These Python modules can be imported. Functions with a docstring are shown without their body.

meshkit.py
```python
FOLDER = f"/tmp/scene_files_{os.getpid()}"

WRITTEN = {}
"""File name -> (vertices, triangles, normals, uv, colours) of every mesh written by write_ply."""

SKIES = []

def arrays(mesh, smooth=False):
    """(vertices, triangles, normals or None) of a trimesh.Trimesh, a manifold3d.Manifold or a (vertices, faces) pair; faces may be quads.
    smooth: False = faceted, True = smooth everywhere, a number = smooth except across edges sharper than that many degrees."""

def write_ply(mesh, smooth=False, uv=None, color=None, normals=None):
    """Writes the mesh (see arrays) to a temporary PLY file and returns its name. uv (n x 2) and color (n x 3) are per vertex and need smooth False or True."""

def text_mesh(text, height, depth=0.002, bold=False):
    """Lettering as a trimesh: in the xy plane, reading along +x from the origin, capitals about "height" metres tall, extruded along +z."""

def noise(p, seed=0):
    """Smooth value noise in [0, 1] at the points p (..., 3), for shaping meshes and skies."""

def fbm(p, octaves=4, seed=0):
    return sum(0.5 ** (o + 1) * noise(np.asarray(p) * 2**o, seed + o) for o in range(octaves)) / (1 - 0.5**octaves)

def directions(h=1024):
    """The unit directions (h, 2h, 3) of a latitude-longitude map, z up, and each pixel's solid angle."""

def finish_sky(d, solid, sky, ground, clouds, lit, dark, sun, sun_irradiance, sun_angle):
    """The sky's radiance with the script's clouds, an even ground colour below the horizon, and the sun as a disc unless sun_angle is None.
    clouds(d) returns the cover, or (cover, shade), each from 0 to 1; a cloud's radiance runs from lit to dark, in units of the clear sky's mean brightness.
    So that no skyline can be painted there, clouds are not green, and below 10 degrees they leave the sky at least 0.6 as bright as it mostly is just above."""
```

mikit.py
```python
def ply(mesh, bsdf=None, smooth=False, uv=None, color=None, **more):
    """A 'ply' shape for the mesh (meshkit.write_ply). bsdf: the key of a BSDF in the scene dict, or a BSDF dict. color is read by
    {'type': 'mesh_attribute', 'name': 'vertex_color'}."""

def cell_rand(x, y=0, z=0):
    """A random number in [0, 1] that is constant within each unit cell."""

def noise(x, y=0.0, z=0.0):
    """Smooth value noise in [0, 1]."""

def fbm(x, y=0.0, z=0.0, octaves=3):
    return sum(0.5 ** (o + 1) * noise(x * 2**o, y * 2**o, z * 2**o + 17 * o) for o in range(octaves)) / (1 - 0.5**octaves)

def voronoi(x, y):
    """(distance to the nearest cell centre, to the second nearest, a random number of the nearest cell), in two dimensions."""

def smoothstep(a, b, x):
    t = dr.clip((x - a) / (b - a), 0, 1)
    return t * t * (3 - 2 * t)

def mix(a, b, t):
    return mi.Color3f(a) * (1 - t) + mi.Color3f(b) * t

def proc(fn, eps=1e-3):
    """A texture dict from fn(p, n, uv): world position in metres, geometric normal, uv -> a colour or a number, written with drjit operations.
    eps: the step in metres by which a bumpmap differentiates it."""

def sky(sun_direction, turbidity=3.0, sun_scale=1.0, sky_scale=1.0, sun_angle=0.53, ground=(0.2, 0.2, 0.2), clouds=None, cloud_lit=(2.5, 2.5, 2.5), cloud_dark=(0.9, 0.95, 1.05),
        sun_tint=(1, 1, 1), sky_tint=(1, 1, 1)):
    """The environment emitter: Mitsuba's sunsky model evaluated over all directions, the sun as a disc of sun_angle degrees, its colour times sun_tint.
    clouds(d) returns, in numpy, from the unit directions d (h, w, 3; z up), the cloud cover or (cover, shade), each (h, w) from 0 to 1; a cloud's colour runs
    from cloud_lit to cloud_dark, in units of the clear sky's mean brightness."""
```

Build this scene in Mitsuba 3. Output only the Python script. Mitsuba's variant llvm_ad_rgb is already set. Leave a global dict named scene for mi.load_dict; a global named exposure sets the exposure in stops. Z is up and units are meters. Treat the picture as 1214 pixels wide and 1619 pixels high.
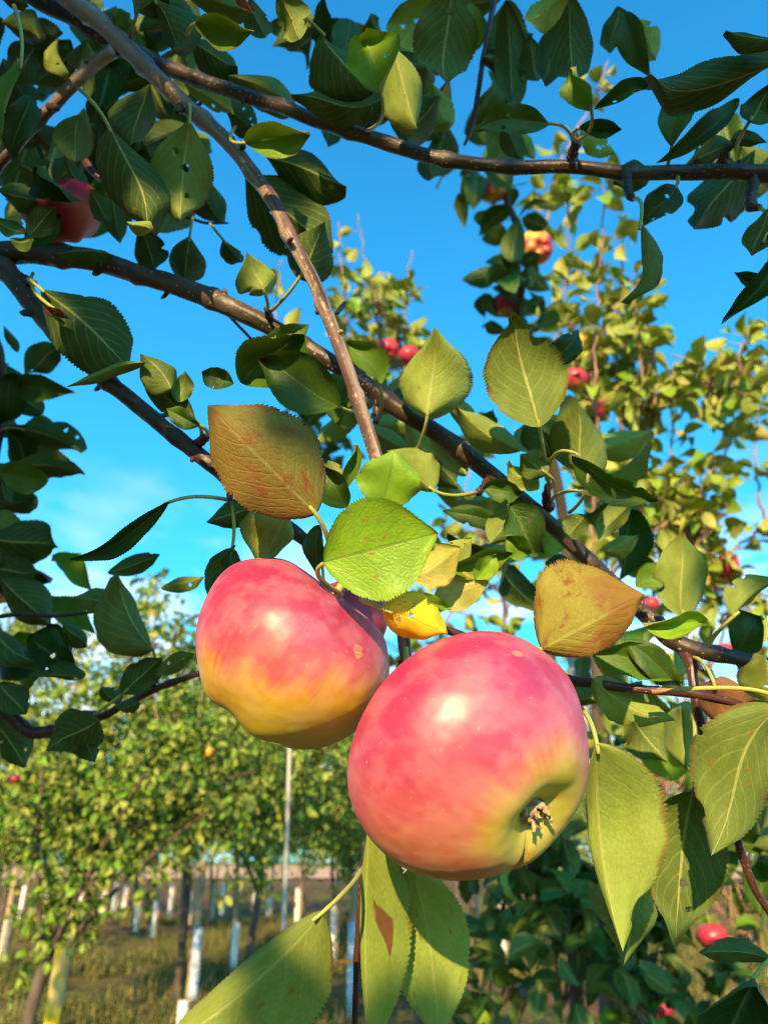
import math, numpy as np, trimesh, drjit as dr, mitsuba as mi, mikit, meshkit
from mikit import noise, fbm, voronoi, cell_rand, smoothstep, mix
T = mi.ScalarTransform4f
rng = np.random.default_rng(11)
scene, labels = {}, {}
# ------------------------------------------------------------------ camera, sky, exposure
CAM = np.array([0.0, 0.0, 1.6]); PITCH = math.radians(24.5); FPX = 1217.0
FWD = np.array([0, math.cos(PITCH), math.sin(PITCH)]); UP = np.array([0, -math.sin(PITCH), math.cos(PITCH)]); RIGHT = np.array([1.0, 0, 0])
scene['camera'] = dict(type='thinlens', fov=2 * math.degrees(math.atan(607 / FPX)), fov_axis='x', aperture_radius=0.0010, focus_distance=0.315,
    near_clip=0.02, far_clip=3000.0, to_world=T().look_at(origin=CAM.tolist(), target=(CAM + FWD).tolist(), up=[0, 0, 1]))
SUN_EL, SUN_AZ = math.radians(19), math.radians(11)
SUN = np.array([-math.sin(SUN_AZ) * math.cos(SUN_EL), -math.cos(SUN_AZ) * math.cos(SUN_EL), math.sin(SUN_EL)])
def clouds(d):
    el = np.degrees(np.arcsin(np.clip(d[..., 2], -1, 1)))
    z = np.maximum(d[..., 2], .06)
    q = np.stack([d[..., 0] / z * 1.1, d[..., 1] / z * 1.1, 0 * z], -1)
    n = meshkit.fbm(q * np.array([2.2, 1.5, 1]) + 3.7, 5)
    low = np.clip((28 - el) / 14, 0, 1) * (.55 + .9 * np.clip(meshkit.noise(d * 1.3 + np.array([.9, .2, .4]), 8) - .2, 0, 1)) 
    wisp = np.clip((n - .60 + .30 * low) / .20, 0, 1)
    return wisp * np.clip(low * 1.5 + .03, 0, 1) * .7
scene['sky'] = mikit.sky(SUN.tolist(), turbidity=2.6, clouds=clouds, sun_tint=(1.05, 1.01, .88), sun_scale=1.25, sky_scale=2.0, sky_tint=(.18, 1.04, 1.36), cloud_lit=(2.3, 2.35, 2.4), ground=(.12, .1, .06))
exposure = 2.45

def at(px, py, d):
    """the point seen at that place of the photograph, d metres deep"""
    return CAM + d * (FWD + (px - 607) / FPX * RIGHT + (809.5 - py) / FPX * UP)
def ground_at(px, dist):
    depth = dist * math.cos(PITCH) - 1.6 * math.sin(PITCH)
    return np.array([(px - 607) / FPX * depth, dist, 0.0])
def nrm(v): return v / (np.linalg.norm(v, axis=-1, keepdims=True) + 1e-12)
COUNT = {}
def numbered(name):
    k = COUNT.get(name, 0); COUNT[name] = k + 1
    return name if k == 0 else f'{name}_{k:03d}'
def put(name, mesh, bsdf, parent=None, smooth=True, uv=None, label=None, kind=None):
    key = numbered(name if parent is None else parent + '__' + name)
    scene[key] = mikit.ply(mesh, bsdf, smooth=smooth, uv=uv)
    if label or kind:
        labels[key] = {k: v for k, v in (('label', label), ('kind', kind)) if v}
    return key
def thing(name, label, cat, group=None):
    key = numbered(name); labels[key] = {'label': label, 'category': cat}
    if group: labels[key]['group'] = group
    return key
# ------------------------------------------------------------------ materials
def stain(p, a, b, c): return noise(p.x * a, p.y * b, p.z * c)
def ramp(cols, t):
    c = mi.Color3f(cols[0])
    for i, k in enumerate(cols[1:]): c = mix(c, k, dr.clip(t - i, 0, 1))
    return c
PATCH = [-9]
def leaf_uv(uv):
    i = dr.floor(uv.x); u = (uv.x - i - .5) / .48; k = dr.floor(uv.y); v = (uv.y - k - .01) / .98
    return i, u, v, k * .1
def vein(u, v):
    au = dr.abs(u)
    t = (v - .30 * au - .16 * au * au) * 7.6 + dr.select(u > 0, .33, 0.) + .34 * noise(u * 2.2 + 9, v * 7) + .10 * noise(u * 9, v * 23)
    d = dr.abs(t - dr.round(t))
    side = (1 - smoothstep(.02, .10, d)) * (1 - smoothstep(.75, 1.0, au)) * (1 - smoothstep(.85, .97, v))
    mid = 1 - smoothstep(.018, .062 - .03 * v, au)
    return side, mid
#            green        lime            pale yellow     bronze          yellow          dry brown
TOP = [(.015, .046, .008), (.15, .30, .014), (.42, .38, .07), (.24, .12, .022), (.78, .52, .012), (.20, .085, .035)]
TOP2 = [(.032, .085, .012), (.20, .36, .018), (.48, .42, .09), (.33, .20, .034), (.84, .58, .012), (.26, .115, .05)]
UND = [(.045, .085, .018), (.225, .295, .048), (.44, .40, .10), (.13, .130, .024), (.72, .48, .02), (.22, .10, .045)]
UND2 = [(.070, .118, .025), (.30, .365, .078), (.50, .44, .12), (.20, .200, .038), (.78, .54, .02), (.28, .13, .06)]
def leaf_colour(uv, A, B, veincol, vs, ms):
    i, u, v, age = leaf_uv(uv)
    r = cell_rand(i, 3)
    n = fbm(u * 3 + i * 7.3, v * 4 + i * 3.1, octaves=3)
    tone = dr.clip(r * .55 + n * .9 - .22, 0, 1)
    c = mix(ramp(A, age), ramp(B, age), tone)
    side, mid = vein(u, v)
    c = mix(c, veincol, dr.clip(side * vs + mid * ms, 0, 1) * dr.clip(1.1 - .25 * dr.abs(age - 0), .25, 1))
    qa, qb, _ = voronoi(u * 15 + i * 1.7 + .6 * n, v * 24)
    c = c * (.93 + .13 * smoothstep(0, .5, qb - qa)) * (.88 + .24 * noise(u * 6 + i, v * 9 + i))
    # red-brown blotches and browned tips on the ageing leaves, a few specks on all
    blot = smoothstep(.56, .80, .55 * noise(u * 3.6 + i * 11.7, v * 6.4 + i * 5.9) + .25 * noise(u * 13 + i, v * 21) + .20 * noise(u * 40 + i, v * 60)) * smoothstep(2.4, 2.9, age) * (1 - smoothstep(3.6, 3.9, age))
    c = mix(c, (.23, .09, .03), dr.clip(blot * 2, 0, 1) * .35); c = mix(c, (.17, .022, .012), blot * .62)
    br = smoothstep(-.25, .25, -u + .9 * (n - .5)) * smoothstep(2.4, 2.9, age) * (1 - smoothstep(3.6, 3.9, age))
    tp = smoothstep(.38, .58, v + .35 * u + .5 * (n - .5)) * smoothstep(3.02, 3.06, age) * (1 - smoothstep(3.6, 3.9, age))
    c = mix(c, (.20, .062, .018), dr.clip(br * .42 * (1 - smoothstep(3.02, 3.06, age)) + tp * .62, 0, 1))
    dead = smoothstep(.30, .31, v + .02 * n) * (1 - smoothstep(.66, .69, v)) * smoothstep(0, .05, -u - (.13 + 2.2 * dr.maximum(0, v - .42)) + .3 * (n - .5)) * smoothstep(0, .05, dr.minimum(.62, .12 + (v - .3) * 4) + u + .3 * (n - .5))
    c = mix(c, mix((.13, .035, .022), (.20, .07, .04), n), dead * dr.select(dr.abs(i - PATCH[0]) < .5, .95, 0.))
    sp, _, wh = voronoi(u * 4.5 + i * 13.1, v * 7 + i * 4.7)
    speck = (1 - smoothstep(.10, .19, sp)) * dr.select(wh > .84, 1., 0.) * dr.select(r > .42, 1., 0.)
    c = mix(c, (.30, .12, .03), speck * .75)
    tip = smoothstep(.93, .985, v + .10 * (n - .5)) * dr.select(cell_rand(i, 5) > .6, 1., 0.)
    edge = smoothstep(.86, 1.0, dr.abs(u) + .25 * (noise(u * 2 + i * 3.7, v * 9 + i) - .62)) * dr.select(cell_rand(i, 6) > .5, 1., 0.)
    return mix(c, (.16, .07, .025), dr.clip(tip + edge, 0, 1) * .75)
def leaf_top(p, n, uv): return leaf_colour(uv, TOP, TOP2, (.13, .20, .04), .20, .7)
def leaf_under(p, n, uv): return leaf_colour(uv, UND, UND2, (.38, .40, .13), .26, .8)
def leaf_bump(p, n, uv):
    i, u, v, age = leaf_uv(uv)
    side, mid = vein(u, v)
    a, b, _ = voronoi(u * 9 + .5 * noise(u * 12, v * 20), v * 15 + i * 3.3)
    a2, b2, _ = voronoi(u * 21 + i, v * 34)
    return .55 * smoothstep(0, .35, b - a) * (1 - side * .9) * (1 - mid) + .22 * smoothstep(0, .4, b2 - a2) - .3 * side - .6 * mid
def leaf_thin(p, n, uv):
    i, u, v, age = leaf_uv(uv)
    return ramp([(.035, .08, .004), (.26, .38, .015), (.55, .45, .07), (.45, .18, .02), (.9, .5, .01), (.3, .1, .03)], age)
def bumped(fn, scale, eps, b): return {'type': 'bumpmap', 'arbitrary': mikit.proc(fn, eps=eps), 'scale': scale, 'bsdf': b}
def principled(col, rough, spec=.5, **k):
    return {'type': 'principled', 'base_color': col if isinstance(col, dict) else {'type': 'rgb', 'value': col}, 'roughness': rough, 'specular': spec, **k}
scene['leaf_material'] = {'type': 'blendbsdf', 'weight': .16,
    'a': {'type': 'twosided', 'front': bumped(leaf_bump, .00014, 2e-4, principled(mikit.proc(leaf_top), .45, .32)), 'back': bumped(leaf_bump, .00019, 2e-4, principled(mikit.proc(leaf_under), .62, .22))},
    'b': {'type': 'principledthin', 'base_color': mikit.proc(leaf_thin), 'roughness': .6, 'diff_trans': 1.8, 'spec_trans': 0.0}}
def far_top(p, n, uv):
    i, u, v, age = leaf_uv(uv); c = mix(ramp(TOP, age), ramp(TOP2, age), cell_rand(i, 3))
    return mix(c, (.17, .24, .05), (1 - smoothstep(.04, .12, dr.abs(u))) * .6)
def far_under(p, n, uv):
    i, u, v, age = leaf_uv(uv); c = mix(ramp(UND, age), ramp(UND2, age), cell_rand(i, 3))
    side, mid = vein(u, v)
    return mix(c, (.42, .44, .15), side * .25 + (1 - smoothstep(.04, .12, dr.abs(u))) * .6)
scene['leaf_small_material'] = {'type': 'blendbsdf', 'weight': .18,
    'a': {'type': 'twosided', 'front': principled(mikit.proc(far_top), .45, .35), 'back': principled(mikit.proc(far_under), .6, .25)},
    'b': {'type': 'principledthin', 'base_color': mikit.proc(leaf_thin), 'roughness': .6, 'diff_trans': 1.8, 'spec_trans': 0.0}}
def bark_spots(uv):
    a, _, w = voronoi(uv.x * 9 + .8 * noise(uv.x * 5, uv.y * 30), uv.y * 250)
    return (1 - smoothstep(.10, .22 * w, a)) * dr.select(w > .60, 1., 0.) * smoothstep(.25, .5, noise(uv.x * 2 + 3, uv.y * 35))
def bark_col(p, n, uv):
    s = fbm(uv.x * 5, uv.y * 60, octaves=3); g = noise(uv.x * 3 + 7, uv.y * 22)
    c = mix((.024, .014, .010), (.072, .042, .028), dr.clip(s * 1.6 - .3, 0, 1))
    c = mix(c, (.13, .095, .07), smoothstep(.62, .8, g) * .5)
    return mix(c, (.52, .44, .30), bark_spots(uv) * .85)
def bark_bump(p, n, uv): return fbm(uv.x * 14, uv.y * 130, octaves=3) * .5 + bark_spots(uv) * .6 + .4 * noise(uv.x * 2, uv.y * 420)
scene['bark_material'] = {'type': 'twosided', 'b': bumped(bark_bump, .0009, 2e-4, principled(mikit.proc(bark_col), .46, .5))}
def shoot_col(p, n, uv):
    s = fbm(uv.x * 3, uv.y * 50, octaves=3); g = noise(uv.x * 4 + 3, uv.y * 18)
    c = mix((.080, .040, .028), (.18, .11, .078), dr.clip(s * 1.8 - .4, 0, 1))
    c = mix(c, (.40, .31, .25), smoothstep(.5, .75, g) * .6)
    return mix(c, (.60, .50, .36), bark_spots(uv) * .8)
scene['shoot_material'] = {'type': 'twosided', 'b': bumped(bark_bump, .0008, 2e-4, principled(mikit.proc(shoot_col), .4, .5))}
def twig_col(p, n, uv):
    s = fbm(uv.x * 3, uv.y * 90, octaves=3)
    return mix(mix((.040, .012, .012), (.095, .034, .026), s), (.45, .36, .26), bark_spots(uv) * .7)
scene['twig_material'] = {'type': 'twosided', 'b': bumped(bark_bump, .0005, 2e-4, principled(mikit.proc(twig_col), .4, .5))}
def pet_col(p, n, uv):
    k = dr.floor(uv.y); v = uv.y - k
    return mix((.30, .085, .045), (.36, .37, .09), smoothstep(.0, .45, v + .2 * noise(uv.x * 3, uv.y * 9 + k)))
scene['stalk_material'] = {'type': 'twosided', 'b': principled(mikit.proc(pet_col), .5, .4)}
scene['far_bark_material'] = {'type': 'twosided', 'b': principled(mikit.proc(lambda p, n, uv: mix((.05, .035, .025), (.15, .11, .085), stain(p, 30, 30, 9))), .8, .3)}
scene['far_shoot_material'] = {'type': 'twosided', 'b': principled(mikit.proc(lambda p, n, uv: mix((.26, .13, .09), (.42, .26, .19), stain(p, 60, 60, 18))), .6, .4)}
# ------------------------------------------------------------------ mesh helpers
def smooth_path(P, step):
    P = np.asarray(P, float)
    if len(P) < 3: 
        n = max(2, int(np.linalg.norm(P[-1] - P[0]) / step)); t = np.linspace(0, 1, n)[:, None]; return P[0] * (1 - t) + P[-1] * t
    from scipy.interpolate import PchipInterpolator
    s = np.r_[0, np.cumsum(np.linalg.norm(np.diff(P[:, :3], axis=0), axis=1))]
    n = max(4, int(s[-1] / step))
    return PchipInterpolator(s, P)(np.linspace(0, s[-1], n))
def tube(path, rad, sides=10, wob=0.0, seed=0, cap=True):
    p = np.asarray(path, float); n = len(p); r = np.broadcast_to(np.asarray(rad, float), (n,)).copy()
    t = nrm(np.gradient(p, axis=0)); ref = np.array([.31, .42, .85]) if abs(t[:, 2]).mean() < .8 else np.array([1., .2, .1])
    a = nrm(np.cross(t, ref)); b = np.cross(t, a)
    ang = np.linspace(0, 2 * np.pi, sides + 1)
    s = np.r_[0, np.cumsum(np.linalg.norm(np.diff(p, axis=0), axis=1))]
    R = np.repeat(r[:, None], sides + 1, 1)
    if wob:
        q = np.stack([np.cos(ang)[None] * 1.5 + 0 * s[:, None], np.sin(ang)[None] * 1.5 + 0 * s[:, None], s[:, None] / (r.mean() * 3.2) + 0 * ang[None]], -1)
        R = R * (1 + wob * (meshkit.fbm(q, 3, seed) - .5) * 2)
    V = p[:, None] + R[..., None] * (np.cos(ang)[None, :, None] * a[:, None] + np.sin(ang)[None, :, None] * b[:, None])
    uv = np.stack([np.broadcast_to(ang / (2 * np.pi), R.shape), np.broadcast_to(s[:, None], R.shape)], -1).reshape(-1, 2)
    V = V.reshape(-1, 3); m = sides + 1
    i, j = np.meshgrid(np.arange(n - 1), np.arange(sides), indexing='ij'); q = (i * m + j).ravel()
    F = np.vstack([np.stack([q, q + 1, q + m + 1], -1), np.stack([q, q + m + 1, q + m], -1)])
    if cap:
        c0 = len(V); V = np.vstack([V, p[:1], p[-1:]]); uv = np.vstack([uv, [[.5, 0]], [[.5, s[-1]]]])
        k = np.arange(sides)
        F = np.vstack([F, np.stack([np.full(sides, c0), k + 1, k], -1), np.stack([np.full(sides, c0 + 1), (n - 1) * m + k, (n - 1) * m + k + 1], -1)])
    return V, F, uv
def join(ms):
    V, F, U, o = [], [], [], 0
    for v, f, u in ms:
        V.append(v); F.append(f + o); U.append(u); o += len(v)
    return np.vstack(V), np.vstack(F), np.vstack(U)
def put3(name, m, bsdf, parent=None, **k): return put(name, (m[0], m[1]), bsdf, parent, True, m[2], **k)
LEAF_ID = [0]
def leaf_profile(v, acute=.5):
    w = np.sin(np.pi * np.clip(v, 0, 1) ** .89) ** .77
    return w * (1 - .26 * smooth01(.74, .97, v))
def smooth01(a, b, x):
    t = np.clip((x - a) / (b - a), 0, 1); return t * t * (3 - 2 * t)
def big_leaf(B, Tp, W, side='t', roll=0, fold=None, bow=None, cv=0.0, age=0.0, al=1, ar=1, twist=None, wave=None, nib=(), curl=None, rows=76, cols=7, view=None, lid=None):
    """a leaf from the base B to the tip Tp, W metres wide; left and right are those of someone going from base to tip with the shown side up"""
    L = np.linalg.norm(Tp - B); a = (Tp - B) / L; mid = (B + Tp) / 2
    n0 = (CAM if view is None else view) - mid; n0 = nrm(n0 - a * (n0 @ a)); e = np.cross(a, n0)
    rr = np.random.default_rng(LEAF_ID[0] + 100)
    fold = rr.uniform(8, 42) if fold is None else fold; roll = roll if roll or rows >= 80 else rr.normal(0, 15); bow = rr.uniform(.02, .15) if bow is None else bow; twist = rr.normal(0, 24) if twist is None else twist
    wave = rr.uniform(1.0, 2.7) if wave is None else wave; curl = rr.uniform(-.35, .85) if curl is None else curl; hook = rr.normal(0, .018)
    if rows >= 80: twist, curl, hook, wave = twist * .2, .12, 0, .8
    lid = LEAF_ID[0] if lid is None else lid; LEAF_ID[0] += 1
    v = np.linspace(0, 1, rows); un = np.linspace(-1, 1, 2 * cols + 1)
    w = leaf_profile(v) * W / 2
    teeth = 1 - .050 * ((np.arange(rows) % 2) == 1) * (.5 + 1.0 * rr.random(rows)) * (v > .06) - .045 * rr.random() * np.sin(v * (9 + 7 * rr.random()) + 6 * rr.random()) ** 2
    X = un[None, :] * w[:, None]
    X *= np.where(np.abs(un) > .99, teeth[:, None], 1)
    X = np.where(un < 0, X * al, X * ar)
    if rows > 50 and rows < 80 and not nib and rr.random() < .38: nib = [(rr.choice([-1, 1]), rr.uniform(.2, .95), rr.uniform(.1, .42), rr.uniform(.02, .07)) for _ in range(rr.integers(1, 3))]
    for sd, vc, dep, wid in nib:
        cut = 1 - dep * np.exp(-((v - vc) / wid) ** 4)
        X = np.where((un[None, :] * sd) > 0, np.sign(X) * np.minimum(np.abs(X), (w * cut)[:, None]), X)
    sgn = 1 if side == 't' else -1                # which way the upper face looks along n0
    # veins go forward: shift the sides a little towards the tip
    Y = v[:, None] * L + .06 * np.abs(X) * 0
    au = np.abs(un)[None, :]
    f = math.radians(fold)
    Z = np.abs(X) * math.sin(f); X = X * math.cos(f)
    ph = rr.random(4) * 6.28
    Z = Z + wave * W * .035 * au ** 2 * (np.sin(v * 13 + ph[0])[:, None] * (un > 0) + np.sin(v * 12 + ph[1])[:, None] * (un < 0)) + wave * W * .02 * np.sin(v * 6 + ph[2])[:, None]
    Z = Z + curl * W * (au ** 3) * .5
    puff = np.abs(np.sin(((v[:, None] - .30 * au - .16 * au ** 2) * 7.6 + .17) * np.pi)) * W * .0045 * np.sin(np.pi * np.clip(au, 0, 1))
    Z = Z + puff
    Z = Z + bow * L * (4 * v * (1 - v))[:, None]
    S = X + cv * L * (4 * v * (1 - v))[:, None] + hook * L * np.sin(2 * np.pi * v)[:, None]
    Z = Z - (.05 if rows < 80 else .01) * L * rr.normal(.4, 1) * (smooth01(.6, 1, v) ** 2)[:, None]
    ang = np.radians(roll + twist * (v - .5))[:, None] * np.ones_like(X)
    zz = Z * sgn
    # roll > 0 turns the right side away from the viewer
    s2 = S * np.cos(ang) + zz * np.sin(ang); z2 = -S * np.sin(ang) + zz * np.cos(ang)
    P = B + Y[..., None] * a + s2[..., None] * e + z2[..., None] * n0
    m = 2 * cols + 1; V = P.reshape(-1, 3)
    i, j = np.meshgrid(np.arange(rows - 1), np.arange(2 * cols), indexing='ij'); q = (i * m + j).ravel()
    F = np.vstack([np.stack([q, q + 1, q + m + 1], -1), np.stack([q, q + m + 1, q + m], -1)])
    if sgn < 0: F = F[:, ::-1]
    if 50 < rows < 80 and rr.random() < .18:                      # insect holes
        fu, fv = np.tile(un, rows)[F].mean(1), np.repeat(v, m)[F].mean(1); keep = np.ones(len(F), bool)
        for _ in range(rr.integers(1, 4)):
            u0, v0, rad = rr.uniform(-.8, .8), rr.uniform(.15, .85), rr.uniform(.026, .048)
            keep &= ((fu - u0) * W / 2) ** 2 + ((fv - v0) * L * (1 + .4 * rr.random())) ** 2 > (rad * L) ** 2
        F = F[keep]
    uv = np.stack([lid + .5 + .48 * np.broadcast_to(un, X.shape), round(max(age, 0) * 10) + .01 + .98 * np.broadcast_to(v[:, None], X.shape)], -1).reshape(-1, 2)
    return V, F, uv
# ------------------------------------------------------------------ ground
def ground_col(p, n, uv):
    a = fbm(p.x * .35, p.y * .22, octaves=4); b = fbm(p.x * 6, p.y * 6, octaves=3); c = noise(p.x * 28, p.y * 28)
    soil = mix((.045, .024, .016), (.14, .078, .050), b * .6 + c * .5)
    grass = mix((.028, .034, .010), (.15, .115, .040), dr.clip(b * .9 + c * .7 - .3, 0, 1))
    g = smoothstep(.40, .58, a + .22 * (b - .5) + .10 * smoothstep(13, 17, p.y) * (1 - smoothstep(24, 27, p.y)))
    return mix(soil, grass, g)
scene['ground_material'] = {'type': 'twosided', 'b': principled(mikit.proc(ground_col), .95, .1)}
def sheet(xs, ys, amp, z0=0):
    X, Y = np.meshgrid(xs, ys); Z = z0 + amp * (meshkit.fbm(np.stack([X * .8, Y * .8, 0 * X], -1), 4) - .5) * np.clip(40 / (1 + np.abs(Y)), 0, 1)
    V = np.stack([X, Y, Z], -1).reshape(-1, 3); m = len(xs)
    i, j = np.meshgrid(np.arange(len(ys) - 1), np.arange(m - 1), indexing='ij'); q = (i * m + j).ravel()
    return V, np.vstack([np.stack([q, q + 1, q + m + 1], -1), np.stack([q, q + m + 1, q + m], -1)])
xs = np.r_[-900, -400, -150, -60, np.linspace(-25, 25, 160), 60, 150, 400, 900]; ys = np.r_[-200, -60, np.linspace(-12, 45, 190), 70, 150, 400, 900]
put('ground', sheet(xs, ys, .22), 'ground_material', kind='structure')
def field_col(p, n, uv): return mix((.24, .155, .10), (.38, .25, .165), fbm(p.x * .6, p.y * .15, octaves=3))
scene['field_material'] = {'type': 'twosided', 'b': principled(mikit.proc(field_col), .95, .1)}
put('field', sheet(np.linspace(-300, 300, 40), np.r_[np.linspace(85, 140, 20), 250, 500], .0, .16), 'field_material', kind='structure')
# grass and weeds: blades over the orchard floor, in tufts
def blades(n, x0, x1, y0, y1, h0, h1, seed, tuft=9):
    r = np.random.default_rng(seed); k = n // tuft
    cx, cy = r.uniform(x0, x1, k), y0 + (y1 - y0) * r.random(k) ** 1.1
    keep = meshkit.fbm(np.stack([cx * .35, cy * .22, 0 * cx], -1) , 4, 5) > .40 + .10 * (1 - smooth01(12, 15, cy)) + .09 * smooth01(-3.5, .5, cx) * (1 - smooth01(13, 17, cy))
    cx, cy = cx[keep], cy[keep]; k = len(cx)
    x = (cx[:, None] + r.normal(0, .09, (k, tuft))).ravel(); y = (cy[:, None] + r.normal(0, .09, (k, tuft))).ravel(); m = len(x)
    h = r.uniform(h0, h1, m) * np.repeat(r.uniform(.6, 1.3, k), tuft); w = r.uniform(.004, .010, m) * 1.3; th = r.uniform(0, 6.28, m); ln = r.uniform(.1, .6, m) * h
    d = np.stack([np.cos(th), np.sin(th), 0 * th], -1); s = np.stack([-np.sin(th), np.cos(th), 0 * th], -1) * w[:, None]
    b = np.stack([x, y, 0 * x - .03], -1); mid = b + d * (ln * .35)[:, None] + np.array([0, 0, 1]) * (h * .6)[:, None]; top = b + d * ln[:, None] + np.array([0, 0, 1]) * h[:, None]
    V = np.stack([b - s, b + s, mid - s * .8, mid + s * .8, top], 1).reshape(-1, 3); o = (np.arange(m) * 5)[:, None]
    F = np.vstack([o + f for f in ([0, 1, 3], [0, 3, 2], [2, 3, 4])])
    tone = np.repeat(np.repeat(r.random(k), tuft) * .7 + r.random(m) * .3, 5)
    return V, F, np.stack([tone, tone], -1)
scene['grass_material'] = {'type': 'twosided', 'b': principled(mikit.proc(lambda p, n, uv: mix(mix((.025, .045, .010), (.10, .11, .025), dr.clip(uv.x * 1.6, 0, 1)), (.34, .25, .10), dr.clip(uv.x * 2 - 1, 0, 1))), .7, .2)}
m = blades(190000, -11, 9, 8.5, 28, .05, .26, 3)
put('grass', (m[0], m[1]), 'grass_material', smooth=False, uv=m[2], kind='stuff', label='dry and green grass tufts between the orchard rows')
# ------------------------------------------------------------------ the near apple tree: limbs
TREE = thing('apple_tree', 'near apple tree whose brown branches and large leaves surround the two big apples', 'tree')
def limb(name, pts, bsdf='bark_material', wob=.17, seed=0, sides=18, knots=(), parent=TREE, label=None, step=.0028):
    """pts: (px, py, depth, width in px) along the photograph, or ('w', x, y, z, radius) in metres"""
    P = np.array([list(q[1:4]) + [q[4]] if q[0] == 'w' else list(at(*q[:3])) + [q[3] / 2 * .93 * q[2] / FPX] for q in pts], float)
    S = smooth_path(P, step); n = len(S); r = S[:, 3].copy()
    s = np.r_[0, np.cumsum(np.linalg.norm(np.diff(S[:, :3], axis=0), axis=1))]
    g = np.random.default_rng(seed + 5)
    for k in np.arange(.035 * g.random(), s[-1], .055):       # nodes: a slight swelling and a kink
        kk = k + g.normal(0, .006)
        r *= 1 + g.uniform(.08, .30) * np.exp(-((s - kk) / g.uniform(.002, .005)) ** 2)
        S[:, :3] += np.exp(-np.abs(s - kk) / .02)[:, None] * g.normal(0, .0012, 3)
    key = put3(name, tube(S[:, :3], r, sides, wob, seed), bsdf, parent, label=label)
    if r.mean() > .0028:                                    # buds and spur stumps
        for k in np.arange(.02, s[-1], .042):
            j = min(n - 2, int(np.searchsorted(s, k + g.normal(0, .008)))); t = nrm(S[j + 1, :3] - S[j, :3]); o = nrm(np.cross(t, g.normal(0, 1, 3))); h = r[j] * g.uniform(.25, .9)
            p0 = S[j, :3] + o * r[j] * .75; z = np.linspace(0, 1, 7)[:, None]; path = p0 + o * (r[j] * .3 + h) * z + t * h * .7 * z ** 2 * g.choice([-1, 1])
            put3('bud', tube(path, r[j] * np.array([.50, .46, .36, .33, .34, .25, .06]) * g.uniform(.6, 1.1), 8, .2, int(k * 999)), 'twig_material' if g.random() < .5 else bsdf, key)
    return key
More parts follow.
